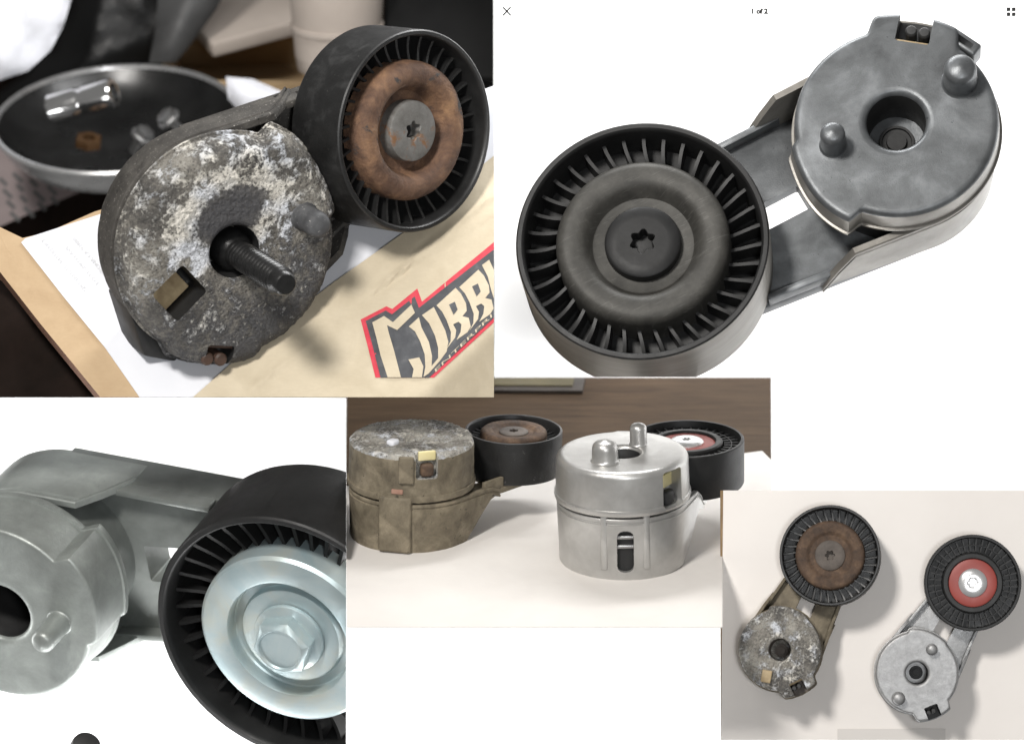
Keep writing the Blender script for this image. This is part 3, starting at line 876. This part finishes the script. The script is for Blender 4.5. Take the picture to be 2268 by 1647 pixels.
# ---- panel 1
def stud(root, d, r, h, m):
    Rb = d['Rb']
    z0 = -0.9 * d['hc']
    rings = [(r * 1.5, z0), (r * 1.5, z0 + 0.10 * Rb), (r * 1.35, z0 + 0.13 * Rb), (r * 1.2, z0 + 0.15 * Rb), (r * 1.0, z0 + 0.17 * Rb)]
    pitch = 0.062 * Rb
    z = z0 + 0.2 * Rb
    while z < h - 0.14 * Rb:
        rings += [(r * 0.86, z), (r * 1.04, z + pitch * 0.42), (r * 1.04, z + pitch * 0.58)]
        z += pitch
    rings += [(r * 0.92, z), (r * 0.9, h - 0.06 * Rb), (r * 0.84, h - 0.02 * Rb), (r * 0.72, h)]
    return polar('stud', rings, 40, m, root, c1=h, angle=50)
st = stud(T1, d1, 0.125 * d1['Rb'], 0.92 * d1['Rb'], MAT['stud_black'])
p = face_local(T1, 552, 575, -0.02)
st.location = (p.x * 0.35, p.y * 0.35, 0)
wl = (-0.64 * d1['Rb'], -0.02 * d1['Rb'])
local_box('bush', T1, 0.36 * d1['Rb'], 0.28 * d1['Rb'], 0.06 * d1['Rb'], (wl[0] - 0.02 * d1['Rb'], wl[1] - 0.05 * d1['Rb'], -0.31 * d1['Rb']), 0.25, MAT['tan_plastic'], 0.01 * d1['Rb'])
notch_fill(T1, d1, MAT['brown_rubber'], MAT['brown_rubber'])
def lump(name, root, pts, z0, z1, m, rough=0.0, bevel=0.0):
    return prism(name, pts, z0, z1, m, root, bevel)
a_ = face_local(T1, 262, 655, -0.17); b_ = face_local(T1, 300, 775, -0.17); c_ = face_local(T1, 378, 790, -0.17); e_ = face_local(T1, 350, 690, -0.17)
lump('lug', T1, [(q.x, q.y) for q in (a_, b_, c_, e_)], -0.24, -0.12, MAT['rubber'], bevel=0.008)

# ---- panel 4
q = face_local(T4a, 870, 982)
local_box('pin_stub', T4a, 0.025, 0.022, 0.014, (q.x, q.y, 0.003), 0.4, MAT['paper'], 0.005)
side_cut(T4a, d4a, d4a['cap'], d4a['Rb'] * 1.0, 946, 1030, 50, 60, 62, 6)
side_box('bush', T4a, d4a, d4a['Rb'] * 0.86, 945, 1008, 40, 8, 22, MAT['cream_plastic'], 3)
side_box('rust_plug', T4a, d4a, d4a['Rb'] * 0.92, 946, 1040, 30, 18, 30, MAT['rust_dark'], 7)
side_box('pilaster', T4a, d4a, d4a['Rb'] * 0.99, 876, 1160, 74, 16, 130, MAT['old_brown'], 7)
side_box('pilaster', T4a, d4a, d4a['Rb'] * 1.02, 900, 1040, 34, 12, 62, MAT['old_brown'], 5)
side_box('chip', T4a, d4a, d4a['Rb'] * 1.01, 880, 1090, 26, 6, 11, MAT['chip_pink'], 2)
for px, py, r, h in ((1340, 1020, 29, 50), (1414, 983, 19, 50)):
    q = face_local(T4b, px, py)
    dowel(T4b, q.x, q.y, r * d4b['u'], h * d4b['u'], MAT['alu_new'], tip=0.5)
side_cut(T4b, d4b, d4b['cap'], d4b['Rb'] * 0.98, 1488, 1080, 62, 75, 84, 8)
side_box('bush', T4b, d4b, d4b['Rb'] * 0.78, 1478, 1060, 44, 10, 30, MAT['cream_plastic'], 2)
side_box('spring_end', T4b, d4b, d4b['Rb'] * 0.86, 1478, 1098, 34, 24, 34, MAT['rubber'], 9)
side_cut(T4b, d4b, d4b['housing'], d4b['Rb'] * 0.98, 1385, 1222, 37, 60, 98, 15)
side_box('slot_frame', T4b, d4b, d4b['Rb'] * 0.965, 1338, 1190, 16, 12, 150, MAT['alu_new'], 5)
side_box('slot_frame', T4b, d4b, d4b['Rb'] * 0.965, 1432, 1190, 16, 12, 150, MAT['alu_new'], 5)
for k, yy in enumerate((1190, 1208)):
    side_box('spring_coil', T4b, d4b, d4b['Rb'] * 0.90, 1385, yy, 40, 10, 9, MAT['steel'], 3)

# ---- panel 5
q = face_local(T5a, 1698, 1497)
local_box('bush', T5a, 0.028, 0.022, 0.012, (q.x, q.y, 0.004), 0.3, MAT['tan_plastic'], 0.002)
notch_fill(T5a, d5a, MAT['tan_plastic'], MAT['rubber'])
notch_fill(T5b, d5b, MAT['rubber'], MAT['rubber'])

# ------------------------------------------------------------------ sheets and print
from mathutils.geometry import delaunay_2d_cdt

def inside(poly, x, y):
    c = False
    j = len(poly) - 1
    for i in range(len(poly)):
        xi, yi = poly[i]; xj, yj = poly[j]
        if (yi > y) != (yj > y) and x < (xj - xi) * (y - yi) / (yj - yi) + xi: c = not c
        j = i
    return c

def densify(poly, step):
    out = []
    for i in range(len(poly)):
        a, b = Vector(poly[i]), Vector(poly[(i + 1) % len(poly)])
        n = max(1, int((b - a).length / step))
        out += [tuple(a.lerp(b, t / n)) for t in range(n)]
    return out

def fill(poly, step):
    pts = densify(poly, step)
    nb = len(pts)
    x0, x1 = min(p[0] for p in poly), max(p[0] for p in poly)
    y0, y1 = min(p[1] for p in poly), max(p[1] for p in poly)
    yy = y0 + step
    while yy < y1:
        xx = x0 + step
        while xx < x1:
            if inside(poly, xx, yy): pts.append((xx, yy))
            xx += step
        yy += step
    r = delaunay_2d_cdt([Vector(p) for p in pts], [(i, (i + 1) % nb) for i in range(nb)], [], 0, 1e-6)
    vs2, fs = r[0], r[2]
    keep = [f for f in fs if inside(poly, sum(vs2[i].x for i in f) / 3, sum(vs2[i].y for i in f) / 3)]
    return vs2, keep

def sheet(name, plane, poly, off, thick, m, parent=None, hfun=None, step=40, side=None):
    """a sheet lying on the plane, its outline given where the photograph shows it; thick in display pixels"""
    v2, fs = fill(poly, step)
    top = [plane.at(v.x, v.y, off + (hfun(v.x, v.y) if hfun else 0)) for v in v2]
    n = len(top)
    verts = top + [v - plane.n * thick * S for v in top]
    faces = [tuple(f) for f in fs] + [tuple(i + n for i in reversed(f)) for f in fs]
    edges = {}
    for f in fs:
        for i in range(len(f)):
            a, b = f[i], f[(i + 1) % len(f)]
            edges[(a, b)] = edges.get((a, b), 0) + 1
    nside = len(faces)
    for (a, b) in edges:
        if (b, a) not in edges:
            faces.append((a, b, b + n, a + n))
    o = mesh_obj(name, verts, faces, m, parent, 40)
    if side:
        o.data.materials.append(side)
        for i in range(nside, len(faces)): o.data.polygons[i].material_index = 1
    return o

def decal(name, plane, poly, off, m, parent, hfun=None, step=14):
    v2, fs = fill(poly, step)
    return mesh_obj(name, [plane.at(v.x, v.y, off + (hfun(v.x, v.y) if hfun else 0)) for v in v2], [tuple(f) for f in fs], m, parent, 60)

def text_mesh(body, bold=0.0):
    cu = bpy.data.curves.new('lettering', 'FONT')
    cu.body = body
    cu.resolution_u = 3
    cu.offset = bold
    o = bpy.data.objects.new('lettering', cu)
    link(o)
    bpy.context.view_layer.update()
    me = bpy.data.meshes.new_from_object(o.evaluated_get(bpy.context.evaluated_depsgraph_get()))
    vs2 = [v.co.copy() for v in me.vertices]
    fs = [tuple(p.vertices) for p in me.polygons]
    bpy.data.objects.remove(o); bpy.data.curves.remove(cu); bpy.data.meshes.remove(me)
    return vs2, fs

def lettering(name, body, pos, ex, ey, put, m, parent=None, length=None, bold=0.0):
    """lettering laid onto a surface: pos display pixel of the first baseline point, ex / ey pixel vectors"""
    v2, fs = text_mesh(body, bold)
    w = max(v.x for v in v2)
    kx = (length / w) if length else 1.0
    pts = [put(pos[0] + v.x * kx * ex[0] + v.y * ey[0], pos[1] + v.x * kx * ex[1] + v.y * ey[1]) for v in v2]
    return mesh_obj(name, pts, fs, m, parent, 60)

# ------------------------------------------------------------------ panel 1: the bench
G = Plane(550, 880, 0.17, (0, 0.50, 0.866))
o = bench = sheet('workbench', G, [(-500, 620), (200, 620), (1094, 300), (1094, 879), (-500, 879)], -150, 30, MAT['bench_dark'], step=200)
tag(o, kind='structure')
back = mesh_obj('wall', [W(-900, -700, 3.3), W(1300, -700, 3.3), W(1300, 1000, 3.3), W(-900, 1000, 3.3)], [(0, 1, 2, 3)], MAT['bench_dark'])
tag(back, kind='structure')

card = sheet('cardboard_sheet', G, [(-160, 575), (0, 503), (50, 527), (104, 515), (211, 468), (700, 330), (700, 600), (440, 879), (222, 879), (88, 715), (0, 602), (-60, 560)], -8, 42, MAT['card_tan'], hfun=lambda x, y: 2 * noise.noise(Vector((x / 130, y / 130, 3))), step=30, side=MAT['card_side'])  # upper edge notched so the dark gap behind stands in for the bowl's shadow
tag(card, 'tan corrugated cardboard sheet with a thick brown edge under the white paper', 'cardboard')
wp = sheet('paper_sheet', G, [(47, 537), (56, 528), (235, 470), (700, 330), (1094, 190), (1094, 480), (620, 879), (309, 879), (233, 770), (140, 656)], -5, 1.5, MAT['paper'], hfun=lambda x, y: 1.5 * noise.noise(Vector((x / 160, y / 160, 8))), step=30)
tag(wp, 'white printed paper with an address under the corroded tensioner', 'paper')
putw = lambda x, y: G.at(x, y, -2.6)
ex, ey = (-88 / 136.2, -104 / 136.2), (-9.5, 8.2)
lettering('lettering', 'SPECIALIZED REFERENCE', (193, 640), ex, ey, putw, MAT['ink_grey'], wp, 150)
lettering('lettering', '122 N SMITH AVE', (221, 627), ex, ey, putw, MAT['ink_grey'], wp, 112)
lettering('lettering', 'CORONA CA 92880', (243, 614), ex, ey, putw, MAT['ink_grey'], wp, 118)

creases = [((560, 860), (1094, 430), 5, 7), ((640, 790), (905, 600), -3, 6), ((985, 600), (1005, 760), 3, 7), ((905, 575), (920, 720), 2.5, 6), ((820, 640), (1094, 470), 3, 5), ((700, 870), (860, 770), 3, 6), ((760, 700), (1060, 430), -3, 8)]
def hcard(x, y):
    h = 4 * noise.noise(Vector((x / 150, y / 150, 1))) + 1.2 * noise.noise(Vector((x / 40, y / 40, 5)))
    for (a, b, amp, wd) in creases:
        ax, ay = a; bx, by = b
        l2 = (bx - ax) ** 2 + (by - ay) ** 2
        t = max(0, min(1, ((x - ax) * (bx - ax) + (y - ay) * (by - ay)) / l2))
        dd = math.hypot(x - ax - t * (bx - ax), y - ay - t * (by - ay))
        h += amp * math.exp(-(dd / wd) ** 2)
    # the fold: past this line the bag bends away
    dl = ((x - 905) * 0.695 + (y - 880) * 0.72)
    if dl > 0:
        h -= 0.010 * dl * dl if dl < 40 else 16 + 0.8 * (dl - 40)
    return h
bag = sheet('cardboard_mailer', G, [(428, 879), (560, 762), (735, 628), (905, 507), (1000, 420), (1094, 345), (1094, 879)], 10, 8, MAT['card_cream'], hfun=hcard, step=9)
tag(bag, 'creased cream cardboard mailer with a red and black logo, below the rusty pulley', 'mailer')
LX = lambda p: (p[0] * 0.2919 + 725.8, p[1] * 0.2919 + 408.2)
def clipx(pts): return [LX(p) for p in pts]
logo_red = [(250, 1025), (445, 925), (490, 945), (680, 790), (715, 890), (1262, 437), (1262, 1045), (805, 1465), (362, 1465), (300, 1215)]
logo_blk = [(288, 1036), (440, 957), (487, 985), (660, 850), (692, 937), (1262, 492), (1262, 1010), (770, 1465), (400, 1465), (338, 1215)]
L_C = [(338, 1047), (427, 998), (495, 1045), (635, 912), (662, 975), (527, 1105), (450, 1068), (462, 1120), (505, 1265), (556, 1463), (455, 1463), (402, 1300), (366, 1150)]
L_H = [(612, 1328), (695, 1312), (726, 1380), (715, 1463), (640, 1463), (652, 1400)]
L_U = [(615, 1078), (692, 1008), (712, 1085), (768, 1195), (792, 1300), (788, 1378), (838, 1318), (838, 1240), (815, 1150), (770, 1055), (715, 992), (805, 930), (850, 1020), (893, 1110), (915, 1195), (903, 1268), (850, 1340), (765, 1435), (727, 1460), (741, 1385), (736, 1290), (701, 1190), (662, 1115)]
L_R = [(825, 918), (970, 785), (1012, 830), (1050, 905), (1055, 960), (1022, 1000), (1070, 1012), (1086, 1080), (1060, 1122), (977, 1180), (1008, 1120), (1015, 1062), (992, 1042), (952, 1062), (975, 1105), (968, 1160), (900, 1252), (932, 1190), (935, 1120), (902, 1030), (868, 965)]
K_R = [(920, 912), (965, 890), (986, 950), (955, 988)]
sh = lambda pts, dx, dy: [(x + dx, y + dy) for x, y in pts]
R2 = [(min(x, 1262), y) for x, y in sh(L_R, 173, -138)]
L_I = [(1170, 612), (1225, 572), (1262, 650), (1262, 870), (1240, 800), (1215, 700)]
decal('print', G, clipx(logo_red), 11.2, MAT['print_red'], bag, hcard)
decal('print', G, clipx(logo_blk), 12.2, MAT['print_black'], bag, hcard)
for P_ in (L_C, L_H, L_U, L_R, R2, L_I):
    decal('letter', G, clipx(P_), 13.2, MAT['card_cream'], bag, hcard)
for P_ in (K_R, sh(K_R, 175, -138)):
    decal('letter_counter', G, clipx(P_), 14.0, MAT['print_black'], bag, hcard)
def putl(x, y): return G.at(x, y, 13.6 + hcard(x, y))
lettering('lettering', 'ENTERPRI', LX((812, 1432)), (0.715, -0.70), (-3.4, -9.4), putl, MAT['card_cream'], bag, 178)

low = (W(1134, 880.0, 0) - CAM).cross(Vector((1, 0, 0))).normalized()
right = (W(1094, 800, 0) - CAM).cross(Vector((0, 0, 1))).normalized()
for o in (card, wp, bag, bench):
    cut_plane(o, CAM, low); cut_plane(o, CAM, right)

# things behind, out of focus
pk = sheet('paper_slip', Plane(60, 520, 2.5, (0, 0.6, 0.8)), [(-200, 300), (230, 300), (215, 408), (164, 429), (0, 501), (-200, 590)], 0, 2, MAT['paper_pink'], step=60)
tag(pk, 'dim pinkish paper with rows of dark print under the steel bowl', 'paper')
PKP = Plane(60, 520, 2.5, (0, 0.6, 0.8))
rnd = random.Random(3)
for i in range(5):
    for j in range(4):
        x0, y0 = 2 + i * 30 + j * 8, 392 + j * 25 - i * 11
        if x0 > 120: continue
        w_ = rnd.uniform(14, 24)
        decal('ink_mark', PKP, [(x0, y0), (x0 + w_, y0 + w_ * 0.95), (x0 + w_ - 6, y0 + w_ * 0.95 + 6), (x0 - 6, y0 + 6)], 0.8, MAT['ink_dark'], pk, step=50)

def placed(name, px, py, y, n, label, cat, up=None, group=None):
    o = bpy.data.objects.new(name, None); link(o)
    nz = V(*n).normalized()
    ref = V(*(up or (1, 0, 0)))
    ax = (ref - nz * ref.dot(nz)).normalized()
    ay = nz.cross(ax)
    o.matrix_world = Matrix.Translation(W(px, py, y)) @ Matrix((ax, ay, nz)).transposed().to_4x4()
    tag(o, label, cat, group)
    return o

BY = 2.2
ub = S * kf(BY)
bowl = placed('steel_bowl', 258, 262, BY, (-0.03, 0.865, 0.50), 'round steel parts bowl holding a socket and bolts, behind the corroded tensioner', 'bowl')
Rw = 276 * ub
prof = [(0.0, -0.27), (0.55, -0.27), (0.70, -0.25), (0.80, -0.20), (0.90, -0.09), (0.955, -0.01)]
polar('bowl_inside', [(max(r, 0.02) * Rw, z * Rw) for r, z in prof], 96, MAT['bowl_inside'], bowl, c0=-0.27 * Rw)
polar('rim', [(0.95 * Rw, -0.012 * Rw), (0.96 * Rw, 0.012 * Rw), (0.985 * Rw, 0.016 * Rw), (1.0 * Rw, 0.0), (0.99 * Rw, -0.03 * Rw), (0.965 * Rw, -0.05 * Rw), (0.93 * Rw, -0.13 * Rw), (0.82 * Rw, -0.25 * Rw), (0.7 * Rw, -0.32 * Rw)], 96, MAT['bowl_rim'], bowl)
so = placed('socket', 112, 243, BY + 0.0, (0.93, 0.22, 0.28), 'shiny chrome socket lying in the steel bowl', 'socket')
polar('barrel', [(18 * ub, 8 * ub), (18 * ub, 0), (30 * ub, 0), (34 * ub, 4 * ub), (34 * ub, 66 * ub), (31 * ub, 72 * ub), (31 * ub, 84 * ub), (35 * ub, 90 * ub), (35 * ub, 152 * ub), (31 * ub, 156 * ub), (22 * ub, 156 * ub), (22 * ub, 120 * ub)], 48, MAT['chrome'], so, c0=8 * ub, c1=120 * ub)
br = placed('reflection_nut', 196, 322, BY - 0.05, (0.1, 0.86, 0.5), 'brown hex nut shape added for the amber reflection below the chrome socket', 'reflection stand-in')  # added shape in place of the amber reflection on the bowl floor
polar('body', [(14 * ub, 0), (14 * ub, 20 * ub), (hexr(25 * ub), 20 * ub), (hexr(27 * ub), 16 * ub), (hexr(27 * ub), 0)], 48, MAT['reflection_brown'], br)
for i, (bx, by_, nn) in enumerate((((318, 300), 0, (0.5, 0.7, 0.5)), ((372, 262), 0, (-0.6, 0.6, 0.5)))):
    b_ = placed('bolt', bx[0], bx[1], BY - 0.02, nn, ('grey flange bolt with its round head up in the bowl', 'grey bolt lying at the right side of the bowl')[i], 'bolt')
    polar('head', [(12 * ub, 16 * ub), (hexr(19 * ub), 14 * ub), (hexr(19 * ub), 2 * ub), (28 * ub, 0), (28 * ub, -6 * ub), (12 * ub, -7 * ub)], 48, MAT['steel'], b_, c0=16 * ub)
    polar('shank', [(12 * ub, -7 * ub), (11 * ub, -50 * ub)], 24, MAT['steel'], b_, c1=-52 * ub)

def crumple(name, pts, y, depth, m, amp, label, cat, sc=90, tilt=0.0):
    """a crumpled soft thing: closed blob with folds, outline as in the photograph"""
    v2, fs = fill(pts, 16)
    xs = [p[0] for p in pts]; ys = [p[1] for p in pts]
    cx, cy = sum(xs) / len(xs), sum(ys) / len(ys)
    poly = densify(pts, 8)
    front, rear = [], []
    for v in v2:
        dmin = min(math.hypot(v.x - p[0], v.y - p[1]) for p in poly)
        b = depth * math.sqrt(min(1, dmin / 70.0))
        f = amp * (noise.noise(Vector((v.x / sc, v.y / sc, y))) + 0.5 * abs(noise.noise(Vector((v.x / sc * 2.2, v.y / sc * 2.2, 4)))))
        front.append(W(v.x, v.y, y - b * (1 + f)))
        rear.append(W(v.x, v.y, y + 0.6 * b))
    n = len(front)
    faces = [tuple(f) for f in fs] + [tuple(i + n for i in reversed(f)) for f in fs]
    o = mesh_obj(name, front + rear, faces, m, None, 80)
    tag(o, label, cat)
    return o
crumple('plastic_bag', [(-150, -120), (185, -120), (158, 0), (140, 60), (112, 112), (62, 158), (0, 178), (-150, 200)], 2.3, 0.05, MAT['bag_white'], 1.2, 'crumpled white plastic bag in the top left corner behind the bowl', 'plastic bag')
crumple('black_bag', [(150, -150), (520, -150), (470, 0), (420, 100), (330, 170), (60, 260), (-60, 240), (60, 160), (118, 110), (150, 20)], 2.75, 0.1, MAT['bag_black'], 0.3, 'black plastic bag standing behind the steel bowl', 'plastic bag')
crumple('grey_sheet', [(360, -140), (560, -140), (480, 20), (430, 90), (390, 140), (330, 140), (345, 60)], 2.5, 0.05, MAT['sheet_grey'], 0.3, 'grey curled plastic sheet above the bowl', 'sheet')
bx1 = placed('paper_stack', 560, 40, 2.75, (-0.1, 0.86, 0.5), 'pale beige papers stacked behind the grey sheet', 'papers')
ob = bm_obj('sheets', box_bm(0.36, 0.30, 0.05, 0.01), MAT['sheet_beige'], bx1); ob.rotation_euler = (0, 0, 0.4)
bx2 = placed('cardboard_box', 600, 150, 2.75, (0.0, 0.86, 0.5), 'open brown cardboard box behind the arm of the corroded tensioner', 'box')
for sx, sy, sz, lx, ly, lz, rz in ((0.62, 0.52, 0.02, 0, 0, -0.12, 0), (0.62, 0.02, 0.2, 0, -0.26, -0.02, 0), (0.62, 0.02, 0.2, 0, 0.26, -0.02, 0), (0.02, 0.5, 0.2, -0.3, 0, -0.02, 0), (0.02, 0.5, 0.2, 0.3, 0, -0.02, 0)):
    ob = bm_obj('panel', box_bm(sx, sy, sz, 0.004), MAT['kraft'], bx2); ob.location = (lx, ly, lz)
cup = placed('plastic_cup', 748, 150, 2.35, (0, 0.93, 0.36), 'white plastic cup behind the black pulley', 'cup')
uc = S * kf(2.35)
polar('body', [(88 * uc, 0), (92 * uc, 20 * uc), (98 * uc, 90 * uc), (103 * uc, 92 * uc), (103 * uc, 102 * uc), (99 * uc, 104 * uc), (106 * uc, 200 * uc), (112 * uc, 204 * uc), (112 * uc, 212 * uc), (104 * uc, 212 * uc), (94 * uc, 30 * uc)], 64, MAT['sheet_beige'], cup, c0=0, c1=28 * uc)
case = placed('black_case', 990, 60, 2.5, (0.05, 0.5, 0.86), 'black case at the top right behind the pulley', 'case')
bm_obj('shell', box_bm(0.36, 0.52, 0.2, 0.02), MAT['case_black'], case)
ob = bm_obj('lid', box_bm(0.37, 0.53, 0.03, 0.012), MAT['case_black'], case); ob.location = (0, 0, 0.115)
ps = crumple('tissue', [(500, 170), (560, 175), (650, 215), (640, 260), (540, 260), (505, 220)], 2.2, 0.05, MAT['bag_white'], 0.5, 'crumpled white tissue beside the rim of the bowl', 'tissue')
amb = placed('amber_bottle', 110, 800, 1.75, (-0.3, 0.85, 0.4), 'dim amber bottle in the dark below the cardboard edge', 'bottle')
ua = S * kf(1.75)
polar('body', [(40 * ua, -110 * ua), (44 * ua, -100 * ua), (44 * ua, 30 * ua), (36 * ua, 50 * ua), (18 * ua, 62 * ua), (18 * ua, 84 * ua)], 40, MAT['amber'], amb, c0=-110 * ua, c1=84 * ua)

# ------------------------------------------------------------------ panel 4: table with white paper
G4 = Plane(1238, 1388, -0.235, (0, 0.953, 0.303))
tb = sheet('tabletop', G4, [(767, 835.5), (1708, 835.5), (1708, 1095), (1600, 1095), (1600, 1200), (767, 1200)], -4, 8, MAT['wood'], step=60)
tag(tb, kind='structure')
pp = sheet('paper_sheet', G4, [(767, 1076), (1000, 1066), (1230, 1052), (1500, 1022), (1688, 998), (1708, 1018), (1708, 1090), (1600, 1090), (1600, 1388), (767, 1388)], 0, 2, MAT['paper_warm'], hfun=lambda x, y: 1.2 * noise.noise(Vector((x / 120, y / 60, 2))), step=26)
tag(pp, 'wide white paper spread on the wooden table under two upright tensioners', 'paper')
fr = bpy.data.objects.new('picture_frame', None); link(fr); fr.matrix_world = Matrix.Translation(G4.at(1000, 850)); tag(fr, 'dark edged olive tray at the back of the wooden table', 'tray')
def rel(o, ob):
    ob.parent = o
    ob.matrix_parent_inverse = o.matrix_world.inverted()
ob = sheet('border', G4, [(767, 836), (1296, 836), (1290, 865), (767, 862)], 6, 9, MAT['frame_dark'], step=60); rel(fr, ob)
ob = sheet('panel', G4, [(767, 836), (1272, 836), (1268, 853), (767, 850)], 9, 4, MAT['olive'], step=60); rel(fr, ob)

# ------------------------------------------------------------------ panel 5: paper seen from above
G5 = Plane(1930, 1360, 0.165, (0.0, 0.04, 1.0))
tb5 = sheet('tabletop', G5, [(1595.5, 1085.5), (1700, 1085.5), (1700, 1638), (1596.5, 1638)], -6, 8, MAT['wood_strip'], step=80)
tag(tb5, kind='structure')
p5 = sheet('paper_sheet', G5, [(1602, 1085.5), (2600, 1085.5), (2600, 1638), (1597, 1638), (1599, 1400)], -2, 2.5, MAT['paper_page'], hfun=lambda x, y: 1.5 * noise.noise(Vector((x / 170, y / 170, 6))), step=40)
tag(p5, 'pale page under the two tensioners lying flat at the bottom right', 'paper')
sl = sheet('paper_slip', G5, [(1855, 1613), (2094, 1613), (2094, 1638), (1855, 1638)], 1.5, 1.0, MAT['paper_slip'], step=60)
tag(sl, 'small grey paper slip at the bottom edge of the page', 'paper')

# ------------------------------------------------------------------ screen marks beside the grey tensioner
UY = 0.12
def putu(x, y): return W(x, y, UY)
def bar(name, a, b, w, parent=None):
    a, b = Vector(a), Vector(b)
    t = (b - a).normalized(); nn = Vector((-t.y, t.x)) * w / 2
    pts = []
    for c, s0 in ((b, -90), (a, 90)):
        for k in range(7):
            an = R(s0 + k * 30)
            pts.append(c + t * math.cos(an) * w / 2 + Vector((-t.y, t.x)) * math.sin(an) * w / 2)
    n = len(pts)
    verts = [W(p.x, p.y, UY) for p in pts] + [W(p.x, p.y, UY + 0.003) for p in pts]
    faces = [tuple(range(n)), tuple(range(2 * n - 1, n - 1, -1))] + [(i, (i + 1) % n, n + (i + 1) % n, n + i) for i in range(n)]
    return mesh_obj(name, verts, faces, MAT['ui_black'], parent)
cr_ = bpy.data.objects.new('cross_mark', None); link(cr_); cr_.location = W(1122, 25, UY)
tag(cr_, 'thin black cross mark at the top left of the white field', 'symbol')
for a, b in (((1114.5, 17), (1130.5, 34)), ((1114.5, 34), (1130.5, 17))):
    ob = bar('stroke', a, b, 3.6); bpy.context.view_layer.update(); rel(cr_, ob)
tx = lettering('lettering', '1 of 2', (1663, 30.5), (1, 0), (0, -15.0), putu, MAT['ui_black'], None, 38, 0.075)
tag(tx, 'black lettering reading 1 of 2 at the top of the white field', 'lettering')
gr_ = bpy.data.objects.new('grid_mark', None); link(gr_); gr_.location = W(2238, 25, UY)
tag(gr_, 'black mark of four rounded squares in the top right corner', 'symbol')
for gx in (2229.5, 2241):
    for gy in (17, 28):
        pts = [(gx + 1, gy), (gx + 7.5, gy), (gx + 8.5, gy + 1), (gx + 8.5, gy + 7.5), (gx + 7.5, gy + 8.5), (gx + 1, gy + 8.5), (gx, gy + 7.5), (gx, gy + 1)]
        n = 8
        verts = [W(x, y, UY) for x, y in pts] + [W(x, y, UY + 0.003) for x, y in pts]
        faces = [tuple(range(n)), tuple(range(2 * n - 1, n - 1, -1))] + [(i, (i + 1) % n, n + (i + 1) % n, n + i) for i in range(n)]
        ob = mesh_obj('square', verts, faces, MAT['ui_black']); bpy.context.view_layer.update(); rel(gr_, ob)
# black bolt peeking in at the bottom of the greenish tensioner's field
sb = placed('rubber_plug', 182, 1668, 0.3, (0.35, 0.55, 0.75), 'black rubber plug peeking in at the bottom below the greenish tensioner', 'plug')
us = S * kf(0.3)
polar('head', [(26 * us, 44 * us), (32 * us, 40 * us), (34 * us, 30 * us), (34 * us, -30 * us)], 40, MAT['rubber'], sb, c0=45 * us, c1=-30 * us)
